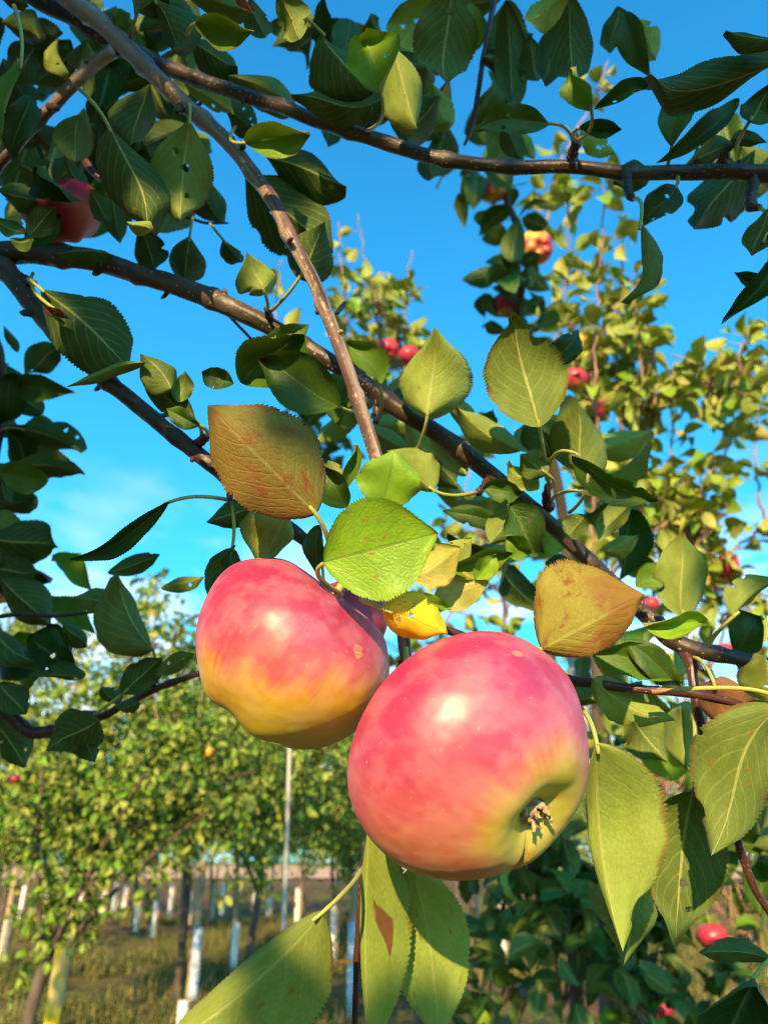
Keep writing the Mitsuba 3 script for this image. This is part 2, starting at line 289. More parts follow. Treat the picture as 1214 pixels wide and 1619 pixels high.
def spur(pts, bsdf='bark_material', seed=0):
    P = np.array([list(at(*q[:3])) + [q[3] / 2 * q[2] / FPX] for q in pts], float)
    S = smooth_path(P, .0015); r = S[:, 3] * (1 + .16 * np.sin(np.linspace(0, 1, len(S)) * 22 + seed))
    return put3('spur', tube(S[:, :3], r, 10, .22, seed), bsdf, TREE)
put3('trunk', tube(smooth_path(np.array([[-.70, .62, -.1], [-.68, .60, .5], [-.64, .58, 1.1], [-.62, .57, 1.5], [-.58, .55, 2.0], [-.50, .54, 2.4]]), .02), np.linspace(.062, .03, 125), 20, .12, 3), 'bark_material', TREE)
limb('branch', [('w', -.52, .545, 2.33, .013), (20, -110, .52, 36), (95, -15, .50, 33), (150, 25, .49, 32), (200, 72, .48, 31), (290, 160, .47, 27), (370, 232, .46, 25), (430, 312, .45, 24), (470, 390, .435, 23), (510, 470, .42, 23), (545, 570, .40, 23), (575, 660, .38, 24), (598, 728, .365, 24), (616, 800, .352, 22), (632, 900, .345, 22), (638, 1000, .345, 22), (645, 1060, .35, 18)], 'shoot_material', seed=1, wob=.11, label='long pale brown branch that carries the two big apples', step=.003)
limb('branch', [('w', -.50, .54, 2.36, .014), (0, -45, .53, 27), (60, 0, .525, 27), (130, 34, .52, 27), (200, 82, .515, 27), (300, 122, .50, 25), (400, 156, .49, 24), (500, 191, .48, 24), (600, 222, .47, 24), (700, 251, .46, 23), (800, 262, .455, 23), (900, 262, .45, 23), (1000, 270, .445, 24), (1100, 272, .44, 26), (1214, 275, .435, 29), (1330, 285, .43, 30), (1500, 250, .45, 24)], seed=2, label='upper branch running right across the view')
limb('branch', [(186, 78, .515, 22), (150, 103, .515, 21), (125, 125, .515, 21), (85, 165, .52, 20), (50, 200, .53, 20), (20, 235, .545, 18), (-30, 280, .56, 16)], 'shoot_material', seed=3)
limb('branch', [('w', -.63, .57, 1.72, .017), (-160, 420, .53, 40), (-5, 402, .50, 38), (60, 400, .49, 37), (150, 410, .485, 36), (250, 440, .48, 34), (330, 472, .475, 32), (430, 517, .47, 31), (500, 558, .465, 29), (560, 595, .46, 29), (620, 640, .455, 29), (700, 690, .45, 29), (770, 745, .45, 29), (830, 793, .45, 28), (880, 838, .455, 27), (920, 875, .46, 26), (985, 940, .455, 26), (1050, 1008, .445, 30), (1082, 1024, .435, 30), (1150, 1038, .43, 24), (1214, 1051, .425, 22), (1320, 1075, .42, 20)], seed=4, label='long arching branch from the left edge to the right edge')
limb('branch', [(-40, 405, .50, 40), (5, 425, .49, 36), (50, 478, .48, 33), (110, 545, .47, 30), (160, 595, .46, 28), (230, 650, .45, 27), (300, 706, .44, 27), (360, 755, .43, 26), (395, 781, .425, 25), (455, 832, .41, 23), (520, 885, .40, 21), (570, 935, .385, 18)], seed=5, label='lower dark branch sloping down from the left edge')
limb('branch', [('w', -.64, .58, 1.45, .012), (-120, 1070, .60, 20), (0, 1118, .57, 22), (60, 1160, .56, 22), (110, 1152, .55, 16), (200, 1112, .54, 12), (258, 1086, .53, 11), (306, 1069, .525, 10), (350, 1052, .52, 8)], 'twig_material', seed=6, label='thin dark branch at the lower left')
limb('branch', [(1072, 1018, .44, 24), (1085, 1050, .43, 19), (1096, 1100, .42, 17), (1120, 1180, .42, 15), (1150, 1280, .42, 14), (1190, 1400, .42, 13), (1228, 1460, .42, 12), (1270, 1560, .42, 10)], 'twig_material', seed=7)
limb('twig', [(650, 985, .372, 14), (720, 1005, .385, 14), (800, 1040, .39, 15), (890, 1074, .375, 16), (960, 1085, .365, 16), (1050, 1098, .36, 15), (1110, 1106, .355, 15), (1180, 1118, .355, 12), (1240, 1135, .355, 10)], 'twig_material', seed=8)
limb('twig', [(640, 1030, .36, 14), (610, 1150, .385, 13), (583, 1300, .375, 12), (572, 1380, .37, 12), (566, 1500, .365, 11), (560, 1640, .36, 10)], 'twig_material', seed=9, sides=10)
limb('twig', [(790, -40, .62, 11), (782, -5, .61, 11), (767, 80, .60, 9), (755, 150, .60, 9), (747, 195, .60, 8), (734, 228, .60, 5)], 'twig_material', seed=10, sides=8)
limb('twig', [(-40, 985, .58, 7), (30, 972, .57, 7), (82, 974, .56, 7), (130, 969, .55, 6), (188, 960, .54, 4)], 'twig_material', seed=11, sides=8)
limb('twig', [(240, 300, .56, 5), (268, 330, .55, 5), (310, 346, .55, 5), (330, 352, .55, 5), (362, 352, .55, 3)], 'twig_material', seed=12, sides=8)
limb('twig', [(130, 250, .56, 13), (165, 285, .55, 10), (205, 300, .55, 7), (240, 300, .56, 5)], 'twig_material', seed=13, sides=8)
limb('twig', [(-60, 400, .68, 14), (-20, 500, .70, 13), (5, 580, .70, 12), (3, 680, .70, 11), (-10, 760, .68, 10), (-20, 900, .64, 9), (-5, 1080, .60, 9)], 'twig_material', seed=14, sides=8)
limb('twig', [(340, 470, .478, 7), (352, 480, .50, 6), (420, 560, .53, 5)], 'twig_material', seed=15, sides=8)
for i, q in enumerate([[(908, 262, .45, 17), (906, 240, .448, 17), (911, 226, .445, 15), (906, 208, .442, 7)], [(990, 268, .443, 17), (992, 288, .438, 14), (994, 304, .435, 15), (1002, 316, .432, 7)],
        [(1140, 272, .44, 20), (1143, 250, .435, 18), (1150, 234, .432, 14), (1162, 228, .43, 8)], [(1192, 278, .435, 20), (1189, 305, .43, 17), (1186, 322, .428, 20), (1204, 328, .425, 10)],
        [(574, 212, .472, 12), (580, 206, .466, 10), (586, 192, .46, 5)], [(722, 715, .46, 12), (700, 728, .47, 13), (676, 746, .48, 14)], [(775, 752, .45, 14), (762, 772, .44, 12), (756, 779, .435, 12)],
        [(868, 802, .455, 18), (864, 782, .445, 14), (868, 764, .44, 9)], [(312, 702, .44, 16), (322, 694, .435, 14), (336, 682, .43, 9)], [(362, 756, .43, 16), (366, 778, .425, 14), (360, 790, .42, 8)],
        [(428, 508, .47, 14), (424, 494, .462, 11), (420, 488, .458, 7)], [(596, 632, .46, 14), (596, 656, .455, 15), (594, 668, .452, 8)], [(30, 440, .49, 20), (46, 446, .48, 14), (56, 448, .475, 8)],
        [(456, 384, .432, 8), (461, 376, .425, 6)], [(286, 170, .465, 12), (280, 176, .46, 9)], [(385, 232, .455, 9), (381, 224, .45, 6)], [(98, 1150, .55, 12), (118, 1132, .54, 12), (150, 1128, .53, 10)], [(236, 1094, .535, 8), (243, 1082, .53, 7), (241, 1072, .525, 5)],
        [(78, 168, .52, 14), (90, 170, .512, 10)], [(545, 480, .45, 8), (533, 494, .43, 7)], [(1095, 1040, .43, 10), (1110, 1060, .42, 8)]]):
    spur(q, 'bark_material' if i not in (5, 8, 9, 7) else 'twig_material', i)
def lit_run(pts, d, store):
    for (x0, y0), (x1, y1) in zip(pts[:-1], pts[1:]):
        for f in np.linspace(0, 1, max(2, int(math.hypot(x1 - x0, y1 - y0) / 22))): store.append((at(x0 + (x1 - x0) * f, y0 + (y1 - y0) * f, d), .008))
LIT, SHADED = [], []
lit_run([(310, 180), (430, 312), (510, 470), (575, 660), (598, 728)], .43, LIT); lit_run([(470, 540), (620, 640), (770, 745), (880, 838)], .455, LIT); lit_run([(290, 118), (345, 135)], .50, LIT); lit_run([(400, 156), (500, 191)], .48, SHADED)
lit_run([(590, 220), (800, 262), (1010, 270)], .455, LIT); lit_run([(300, 706), (380, 770)], .44, LIT); lit_run([(280, 455), (390, 495)], .475, LIT); lit_run([(60, 195), (115, 130)], .52, LIT)
lit_run([(0, 402), (150, 410), (262, 445)], .49, SHADED); lit_run([(0, 420), (110, 545), (200, 625), (260, 675)], .47, SHADED); lit_run([(95, -15), (200, 72), (280, 150)], .49, SHADED); lit_run([(1050, 271), (1214, 276)], .44, SHADED); lit_run([(130, 34), (200, 82), (280, 115)], .51, SHADED)
for x, y, d in ((300, 270, .43), (335, 290, .43), (290, 320, .43), (215, 150, .46), (445, 58, .41), (150, 165, .53), (75, 150, .6), (460, 130, .45), (445, 165, .48), (540, 165, .45), (665, 190, .42), (650, 30, .5), (690, 120, .46), (1005, 70, .5), (500, 235, .47), (505, 300, .47), (110, 232, .48), (430, 225, .42), (25, 380, .42), (120, 330, .5), (70, 520, .43), (105, 705, .68), (85, 725, .66), (30, 840, .6), (225, 1010, .48), (250, 600, .4), (905, 150, .4), (800, 70, .56), (1150, 300, .46), (235, 35, .44), (20, 45, .5), (400, 120, .5)): LIT.append((at(x, y, d), .007))
lit_run([(900, 1075), (960, 1085)], .365, LIT); lit_run([(960, 1085), (1240, 1120)], .36, SHADED); lit_run([(640, 1505), (720, 1510)], .34, SHADED); lit_run([(590, 1540), (720, 1580)], .335, SHADED); lit_run([(420, 1520), (440, 1600)], .30, SHADED); lit_run([(430, 1560), (480, 1560)], .30, SHADED); lit_run([(410, 1530), (505, 1500)], .30, SHADED); lit_run([(395, 1590), (470, 1600)], .30, SHADED); lit_run([(660, 1520), (715, 1600)], .345, SHADED); lit_run([(600, 1510), (620, 1610)], .335, SHADED); lit_run([(320, 1565), (350, 1600)], .30, LIT); LIT.extend((np.array([-1.40, 3.4, z]), .05) for z in (.2, .5, .8, 1.1, 1.3)); lit_run([(0, 1130), (300, 1070)], .55, SHADED)
# ------------------------------------------------------------------ the near apple tree: leaves, one by one
SPILL = []
def L(bx, by, tx, ty, W, d, side='u', dz=0, pet=None, sh=0, label=None, litf=(.2, .5, .8), **k):
    B, Tp = at(bx, by, d), at(tx, ty, d + dz); w = 1.07 * W * d / FPX
    m = big_leaf(B, Tp, w, side, **k)
    if k.get('rows') == 40 and d > .655: SPILL.append(m); return
    key = put3('leaf', m, 'leaf_material', TREE, label=label)
    rows_ = k.get('rows', 76)
    for f in (litf if rows_ > 50 else ()):
        if sh: SHADED.append((B * (1 - f) + Tp * f, w * .45))
        elif by + ty > 1000 or k.get('age', 0) >= .7: LIT.append((B * (1 - f) + Tp * f, w * .25))
    if pet is not None:
        q = at(pet[0], pet[1], pet[2] if len(pet) > 2 else d + .012)
        a = nrm(Tp - B); Lp = np.linalg.norm(B - q)
        sag = B - a * Lp * .26
        t = np.linspace(0, 1, 16)[:, None]
        P = (1 - t) ** 2 * q + 2 * t * (1 - t) * sag + t ** 2 * (B + a * .004)
        V, F, U = tube(P, np.linspace(.00115, .00085, 16), 7)
        U = np.stack([U[:, 0], U[:, 1] / (U[:, 1].max() + 1e-9) * .98 + LEAF_ID[0]], -1)
        put3('petiole', (V, F, U), 'stalk_material', key)
    return key
S1 = dict(sh=1)
# upper left: the crowded ones at the back, then those in front
rb_ = np.random.default_rng(5)
for x0, x1, y0, y1, k in ((-10, 330, -10, 250, 36), (0, 190, 200, 300, 9), (180, 340, 230, 330, 6), (500, 860, -10, 200, 22), (1140, 1230, 150, 270, 5), (-20, 90, 560, 1060, 16), (330, 560, -20, 40, 4)):
    for _ in range(k):
        x, y, an, le = rb_.uniform(x0, x1), rb_.uniform(y0, y1), rb_.normal(1.57, .9), rb_.uniform(75, 110)
        L(x, y, x + le * math.cos(an), y + le * math.sin(an), le * rb_.uniform(.55, .72), rb_.uniform(.58, .74) + (.12 if x < 190 and 200 < y < 400 else 0), 'u' if rb_.random() < .7 else 't', roll=rb_.normal(0, 28), dz=rb_.normal(0, .02), age=max(0, rb_.normal(.1, .3)), sh=1, rows=40, cols=5)
# the tangle round the middle
for x0, x1, y0, y1, k, q in ((650, 800, 640, 760, 6, .3), (690, 860, 770, 960, 8, .5), (470, 600, 560, 700, 5, .2), (880, 1060, 640, 860, 9, .6), (900, 1090, 1000, 1180, 9, .6), (1160, 1230, 1180, 1480, 6, .2), (1000, 1120, 1200, 1420, 5, .3), (560, 650, 640, 720, 3, .3)):
    for _ in range(k):
        x, y, an, le = rb_.uniform(x0, x1), rb_.uniform(y0, y1), rb_.uniform(0, 6.28), rb_.uniform(70, 105); g_ = rb_.random() < q
        L(x, y, x + le * math.cos(an), y + le * math.sin(an), le * rb_.uniform(.52, .68), rb_.uniform(.50, .66), 'u' if rb_.random() < .6 else 't', roll=rb_.normal(0, 32), dz=rb_.normal(0, .02), age=rb_.uniform(.6, 1.2) if g_ else rb_.uniform(0, .4), sh=0 if g_ else 1, rows=40, cols=5)
L(70, 262, 128, 318, 50, .47, 't', sh=1); L(-5, 300, 58, 318, 44, .47, sh=1); L(140, 300, 175, 352, 40, .47, sh=1); L(45, 390, 96, 336, 46, .46, 't', sh=1)
# in front
L(172, 198, 233, 363, 98, .42, cv=-.07, pet=(123, 138), **S1)
L(300, 185, 284, 347, 108, .43, pet=(297, 165, .46), age=.6)
L(237, 130, 208, 230, 80, .46, **S1)
L(128, 178, 118, 256, 66, .48, **S1, age=.2)
L(108, 117, 93, 58, 34, .50, age=1, roll=40)
L(128, 103, 137, 60, 46, .53, pet=(120, 128, .515), age=.3)
L(34, 95, 5, 238, 62, .40, 't', roll=62, cv=-.05, pet=(22, 8, .42), age=.5)
L(45, 150, 18, 252, 62, .43, 't', **S1)
L(0, 34, 62, 60, 52, .50, **S1); L(-8, -12, 50, 12, 32, .45, **S1)
L(60, 60, 20, 132, 72, .60, **S1); L(62, 132, 112, 62, 72, .62, **S1); L(150, 138, 172, 205, 62, .60, **S1); L(30, 258, 96, 288, 58, .60, **S1)
L(70, 300, 132, 248, 56, .60, **S1); L(100, 245, 136, 312, 46, .52, **S1); L(5, 90, 40, 160, 70, .62, **S1); L(150, 40, 190, 100, 60, .63, **S1)
L(262, -18, 214, 26, 74, .44, **S1); L(243, -5, 284, 80, 74, .44, **S1, pet=(205, 62, .48))
L(312, 34, 404, 46, 48, .40, 't', age=.6, cv=.06, pet=(296, 55)); L(290, -14, 402, 14, 52, .42, age=.3)
L(379, 8, 404, 24, 26, .40, 't', age=5, fold=55, curl=1.5, label='small withered brown leaf curled at the top edge')
L(440, -8, 480, 68, 66, .41, age=.5, roll=15)
L(507, 48, 590, 138, 104, .45, pet=(440, -6, .44), cv=.04, sh=1)
L(603, 148, 573, 58, 92, .40, 't', age=.9, twist=30, fold=26, curl=.5, pet=(578, 206, .465))
L(618, 70, 660, 203, 74, .42, age=.8, fold=24, roll=-14, curl=.6)
L(590, 165, 460, 150, 66, .45, cv=.04, **S1); L(388, 226, 490, 209, 56, .425, 't', age=.7, pet=(372, 200, .47))
L(420, 248, 548, 289, 84, .47, cv=-.05, **S1); L(385, 272, 524, 396, 136, .47, **S1)
L(474, 438, 514, 350, 88, .44, pet=(428, 492, .462), **S1); L(417, 458, 390, 397, 68, .42, age=.9, pet=(421, 490, .46))
L(300, 372, 290, 444, 62, .50, pet=(306, 344, .55), **S1); L(352, 378, 379, 411, 36, .50, pet=(333, 354, .55), **S1); L(225, 362, 245, 430, 62, .48, **S1)
L(176, 400, 82, 402, 40, .46, cv=.1, **S1); L(45, 372, 87, 326, 44, .42, **S1); L(-6, 348, 42, 368, 30, .42, **S1); L(16, 378, 56, 381, 30, .42, age=1)
L(6, 352, 40, 288, 42, .64, age=.8); L(175, 292, 190, 380, 42, .55, **S1); L(200, 350, 238, 362, 28, .40, age=1.1, fold=35, curl=1)
L(150, 22, 135, -12, 34, .50, age=1); L(180, 38, 206, 20, 30, .48, 't', age=.4); L(290, 130, 366, 182, 42, .52, age=1, roll=20); L(345, 160, 406, 206, 60, .53, **S1)
L(360, 118, 472, 172, 62, .50, age=.4, cv=-.08); L(300, 60, 376, 106, 62, .53, **S1); L(395, -5, 420, 60, 50, .46, **S1)
# upper middle and right
L(628, 82, 682, -12, 78, .50, age=1); L(714, -18, 706, 132, 104, .46, age=.25, fold=8); L(695, 150, 640, 226, 88, .52, **S1); L(712, 195, 680, 130, 60, .54, age=.9, roll=20)
L(868, 194, 748, 214, 50, .41, 't', cv=.10, pet=(905, 222, .445), age=.25, bow=.09)
L(800, 2, 810, 168, 62, .56, **S1); L(772, 75, 812, 172, 66, .60, **S1); L(900, -10, 906, 141, 76, .47, **S1); L(880, 28, 858, 126, 50, .52, **S1); L(838, 60, 850, 130, 44, .56, **S1)
L(902, -16, 828, 31, 56, .40, age=1.1); L(800, 190, 822, 252, 46, .52, **S1); L(815, 200, 842, 250, 28, .53, age=1)
L(936, 177, 913, 103, 54, .40, 't', age=.9, fold=32, curl=.4, pet=(910, 222, .443)); L(938, 173, 1030, 138, 34, .40, 't', age=.2, fold=40, roll=-20, sh=1)
L(914, 202, 980, 200, 36, .42, 't', age=.1, pet=(911, 224, .443)); L(918, 206, 972, 244, 38, .50, age=1)
L(985, 18, 1022, 117, 54, .49, 't', age=.1); L(1000, 32, 1036, 92, 44, .51, age=1); L(976, 8, 964, 84, 46, .53, **S1)
L(1232, 98, 1022, 120, 100, .37, cv=-.13, fold=18, roll=-12, ar=.55, **S1); L(1228, 62, 1150, 44, 34, .36, **S1)
L(1062, 230, 1090, 122, 60, .43, 't', fold=26, age=.2, pet=(1055, 266, .45), sh=1)
L(1168, 160, 1036, 258, 40, .41, 't', cv=-.08, fold=30, age=.1, sh=1, pet=(1080, 268, .44)); L(1183, 194, 1218, 138, 62, .40, pet=(1163, 232, .435), **S1)
L(1196, 232, 1106, 348, 108, .46, nib=[(1, .8, .5, .08), (-1, .62, .3, .06)], **S1); L(1160, 226, 1094, 252, 42, .45, **S1); L(1155, 220, 1212, 224, 32, .42, **S1)
L(1036, 272, 970, 286, 50, .47, cv=.08, **S1); L(1070, 293, 1018, 354, 50, .43, 't', pet=(1067, 276, .445), **S1)
L(1013, 350, 985, 479, 42, .39, 'u', roll=45, cv=-.08, age=.3, fold=30, pet=(1002, 314, .432), sh=1)
L(1214, 330, 1190, 402, 52, .39, **S1); L(1212, 372, 1140, 512, 46, .39, 't', cv=-.16, fold=30, pet=(1200, 328, .425), **S1); L(1205, 440, 1160, 430, 32, .41, 't', **S1)
# left
L(62, 454, 202, 580, 116, .43, pet=(50, 447, .475), cv=-.05, **S1)
L(40, 592, 98, 545, 58, .70, **S1, pet=(10, 590)); L(26, 556, 6, 514, 16, .70, **S1); L(-12, 568, 10, 652, 62, .70, **S1); L(28, 618, 68, 654, 44, .70, **S1); L(32, 677, 125, 719, 52, .68, **S1, pet=(0, 680), cv=-.08)
L(18, 737, 133, 752, 54, .66, **S1, cv=-.06); L(-14, 730, 20, 802, 62, .64, **S1); L(-16, 764, 36, 735, 42, .62, **S1); L(-14, 640, 24, 690, 56, .72, **S1); L(-5, 800, 55, 790, 50, .66, **S1)
L(80, 484, 116, 506, 24, .43, 't', age=5, fold=50, curl=1, pet=(52, 432, .48), label='shrivelled brown leaf hanging by a dark stalk')
L(271, 613, 222, 558, 62, .40, roll=20, age=.3, cv=.1); L(228, 572, 106, 611, 26, .395, age=.4, cv=.08, bow=.12); L(308, 662, 222, 598, 52, .415, pet=(318, 690, .438), **S1); L(281, 636, 293, 586, 34, .412, age=.9)
L(316, 672, 262, 646, 38, .405, 't', age=.2, pet=(326, 690, .436)); L(370, 606, 317, 588, 40, .42, 't', age=.1)
L(268, 793, 110, 881, 40, .385, 't', cv=-.07, fold=38, bow=.1, pet=(358, 790, .42), sh=1)
L(402, 800, 326, 826, 48, .42, **S1); L(368, 866, 334, 962, 62, .42, **S1, pet=(366, 790, .425)); L(374, 862, 362, 932, 26, .40, 't', roll=60, **S1)
# around the middle
L(382, 606, 470, 520, 92, .42, 't', age=.15, fold=18); L(405, 576, 489, 512, 62, .425, 't', age=.25); L(538, 644, 413, 567, 86, .41, 't', age=.15, fold=8, pet=(560, 638, .455))
L(600, 610, 549, 539, 50, .42, 't', age=.4, pet=(594, 664, .452), cv=.08)
L(676, 657, 688, 517, 120, .41, age=.9, fold=5, pet=(648, 730, .455)); L(853, 676, 814, 496, 128, .385, age=.45, fold=6, pet=(864, 758, .44), cv=-.04)
L(868, 586, 920, 519, 52, .46, 't', **S1); L(872, 722, 842, 648, 62, .43, age=.1, sh=1); L(930, 757, 906, 629, 90, .41, age=.5, fold=16, pet=(900, 810, .44))
L(905, 714, 1041, 790, 54, .38, 't', cv=.07, roll=24, fold=22, age=.25, pet=(868, 782, .442)); L(912, 775, 1003, 776, 38, .40, 't', cv=-.06, pet=(872, 792, .445), sh=1)
L(851, 773, 798, 735, 48, .41, age=1); L(866, 750, 822, 718, 52, .40, age=.4, pet=(866, 770, .44)); L(824, 713, 722, 643, 60, .42, age=.75, cv=-.06)
L(738, 752, 672, 678, 62, .45, age=1); L(664, 698, 724, 772, 62, .52, **S1); L(700, 640, 760, 690, 46, .50, age=.8)
L(686, 777, 612, 712, 80, .42, age=.85, pet=(754, 778, .436)); L(605, 806, 622, 712, 102, .305, 't', age=1.0, fold=10, bow=.10)
L(512, 889, 692, 843, 156, .292, 't', age=.95, fold=6, bow=.10, pet=(540, 940, .33), rows=80, cols=9, label='glossy lime green leaf just above the two big apples')
L(650, 916, 728, 866, 78, .325, age=1.7, pet=(632, 945, .345)); L(686, 946, 772, 920, 62, .335, age=1.6); L(708, 896, 808, 872, 44, .345, 't', age=.5, fold=25); L(752, 916, 784, 876, 40, .335, 't', age=1, fold=30)
L(646, 944, 714, 962, 32, .33, 't', age=.8, fold=30); L(690, 900, 745, 850, 50, .36, age=1)
L(604, 962, 708, 1004, 78, .287, age=4, fold=8, pet=(570, 948, .32), rows=70, cols=9, label='bright yellow leaf lying against the top of the right big apple')
L(458, 806, 416, 897, 90, .345, age=.85, fold=8, pet=(470, 770, .38)); L(505, 830, 500, 905, 38, .345, 't', age=.1, sh=1); L(550, 802, 514, 733, 54, .37, 't', age=.25); L(518, 728, 546, 772, 32, .38, age=1.2); L(548, 777, 562, 703, 26, .375, 't', age=.3)
L(500, 812, 328, 640, 156, .300, age=3, fold=6, bow=-.05, ar=1.12, al=.95, pet=(524, 900, .325), rows=80, cols=9, label='large bronze leaf with dark red blotches left of the middle')
L(792, 830, 700, 808, 34, .43, 't', age=.1, cv=.06); L(800, 798, 852, 876, 74, .37, 't', age=.1); L(800, 846, 840, 874, 48, .36, 't', age=.6); L(762, 772, 826, 778, 38, .40, 't', age=.15); L(775, 860, 822, 800, 50, .40, age=.6)
L(925, 814, 894, 852, 44, .43, age=.2, sh=1); L(1002, 784, 944, 857, 48, .46, age=.6); L(960, 872, 1010, 844, 40, .50, age=1); L(864, 920, 912, 884, 54, .42, 't', age=.05, sh=1)
L(856, 1026, 1018, 940, 168, .310, age=3.1, fold=7, bow=-.06, al=1.32, ar=.55, pet=(820, 1040, .36), rows=80, cols=9, label='large orange brown leaf at the upper right of the right big apple')
L(1016, 985, 1114, 986, 40, .312, 't', age=1, fold=30); L(1079, 976, 1078, 842, 84, .42, age=.8, nib=[(-1, .35, .45, .08)], pet=(1076, 1002, .435)); L(1005, 928, 1062, 898, 46, .46, 't', age=.4)
L(1158, 976, 1232, 914, 64, .36, age=.7, pet=(1122, 1022, .41)); L(1160, 1032, 1208, 978, 60, .46, 't', age=.1, sh=1); L(902, 1024, 846, 984, 34, .33, age=1)
L(935, 1030, 1080, 1080, 62, .365, 't', fold=26, age=.3, cv=-.05); L(988, 1012, 1082, 1090, 50, .362, 't', fold=24, age=.1); L(938, 1074, 1066, 1138, 68, .36, age=1, cv=.08, fold=18)
L(1000, 1138, 1054, 1204, 74, .43, age=.3); L(1074, 1118, 1086, 1218, 80, .45, age=.8)
L(1128, 1078, 1156, 1174, 86, .385, age=5, fold=6, curl=.5, pet=(1096, 1040, .43), label='dry brown leaf hanging under the right hand branch')
# lower right
L(1236, 1116, 1124, 1354, 140, .335, age=.35, cv=.03, fold=16, pet=(1030, 1095, .349)); L(1240, 1125, 1206, 1036, 74, .34, age=.9, pet=(1180, 1112, .352))
L(1097, 1246, 1068, 1484, 128, .39, age=.25, cv=.02, fold=10, pet=(1096, 1112, .43), sh=1)
L(944, 1176, 984, 1502, 222, .312, age=1.0, cv=.045, ar=.16, fold=8, pet=(918, 1120, .35), nib=[(-1, .86, .35, .06)], rows=90, cols=9, label='long pale yellow green leaf hanging right of the right big apple')
L(1012, 1398, 985, 1530, 112, .37, age=.5); L(1226, 1520, 1106, 1508, 46, .36, age=.1, cv=.06, sh=1); L(1192, 1545, 1112, 1690, 156, .345, 't', age=.05, pet=(1240, 1500, .36), sh=1)
# bottom middle
PATCH[0] = LEAF_ID[0]
L(584, 1302, 584, 1690, 150, .335, age=1.0, ar=.10, fold=8, cv=.02, rows=90, cols=9, pet=(575, 1290, .37), litf=(.05, .13)); L(654, 1376, 694, 1664, 130, .345, age=.95, cv=-.03, fold=7, rows=80, litf=(.05,))
L(507, 1446, 210, 1690, 236, .300, age=.7, fold=20, ar=.30, pet=(574, 1372, .365), cv=-.04, rows=90, cols=9, litf=(.05,))
# lower left
L(-22, 850, 92, 864, 88, .60, **S1); L(-12, 900, 60, 906, 62, .60, **S1); L(0, 915, 76, 986, 72, .58, **S1); L(-22, 960, 46, 1052, 84, .55, **S1); L(45, 1010, 120, 1068, 68, .52, 't', **S1)
L(190, 951, 113, 944, 48, .50, age=.2, pet=(196, 958), sh=1); L(172, 906, 252, 876, 38, .50, **S1); L(243, 1029, 181, 909, 86, .48, age=.3, pet=(243, 1046), sh=1); L(254, 930, 323, 912, 30, .48, age=.5); L(195, 1096, 256, 1040, 54, .46, **S1, pet=(150, 1130)); L(246, 1066, 308, 1034, 30, .46, age=.3, sh=1)
L(100, 984, 138, 1022, 40, .55, **S1); L(80, 986, 113, 1030, 32, .50, 't', **S1); L(155, 1140, 74, 1186, 74, .50, **S1); L(130, 1070, 44, 1072, 36, .50, **S1); L(160, 1086, 186, 1120, 36, .50, **S1); L(188, 1120, 224, 1112, 28, .50, **S1); L(0, 1080, 42, 1130, 52, .55, **S1); L(120, 1140, 150, 1206, 60, .52, **S1)
L(-10, 1140, 40, 1215, 60, .58, **S1); L(20, 880, 70, 960, 60, .64, **S1); L(-10, 990, 30, 1080, 60, .62, **S1)
put3('foliage', join(SPILL), 'leaf_material', TREE, kind='stuff')
# ------------------------------------------------------------------ apples
def apple_form(R, h=.92, nib=.05, lob=.035, shoulder=.10, seed=0, nt=72, na=96, dip=(.34, .30), bump=.02, crease=0, sig=.36):
    th = np.linspace(0, np.pi, nt); ph = np.linspace(0, 2 * np.pi, na + 1); TH, PH = np.meshgrid(th, ph, indexing='ij')
    r = np.sin(TH) * (1 + shoulder * np.cos(TH)) * (1 + .08 * np.sin(TH) ** 2)
    z = h * np.cos(TH)
    z = z - dip[0] * np.exp(-(TH / .36) ** 2) + dip[1] * np.exp(-((np.pi - TH) / sig) ** 2)
    k = smooth01(1.3, 2.7, TH)
    q = 1 + lob * k * np.cos(5 * PH + seed) + lob * .8 * k * np.cos(2 * PH + 1.3 * seed)
    d = np.stack([np.sin(TH) * np.cos(PH), np.sin(TH) * np.sin(PH), np.cos(TH)], -1)
    q = q * (1 + bump * 2 * (meshkit.noise(d * 1.6 + seed * 3.1, 4) - .5))
    z = z + lob * 1.1 * k * np.cos(5 * PH + seed) * -1
    if crease: z = z + .10 * np.exp(-((np.angle(np.exp(1j * (PH - crease)))) / .10) ** 2) * np.exp(-((TH - 2.5) / .30) ** 2)
    V = np.stack([R * r * q * np.cos(PH), R * r * q * np.sin(PH), R * z], -1).reshape(-1, 3); m = na + 1
    i, j = np.meshgrid(np.arange(nt - 1), np.arange(na), indexing='ij'); a = (i * m + j).ravel()
    F = np.vstack([np.stack([a, a + m, a + m + 1], -1), np.stack([a, a + m + 1, a + 1], -1)])
    return V, F, np.stack([PH / (2 * np.pi), TH / np.pi], -1).reshape(-1, 2)
def frame(axis, spin=0):
    z = nrm(np.asarray(axis, float)); x = nrm(np.cross([.3, .9, .1], z)); y = np.cross(z, x); c, s = math.cos(spin), math.sin(spin)
    return np.stack([c * x + s * y, -s * x + c * y, z], 1)
def cam_dir(r, u, b): return r * RIGHT + u * UP - b * FWD        # right, up, towards the camera
def weld_normals(V, F, na):   # closed seam: smooth normals without a line
    return V, F
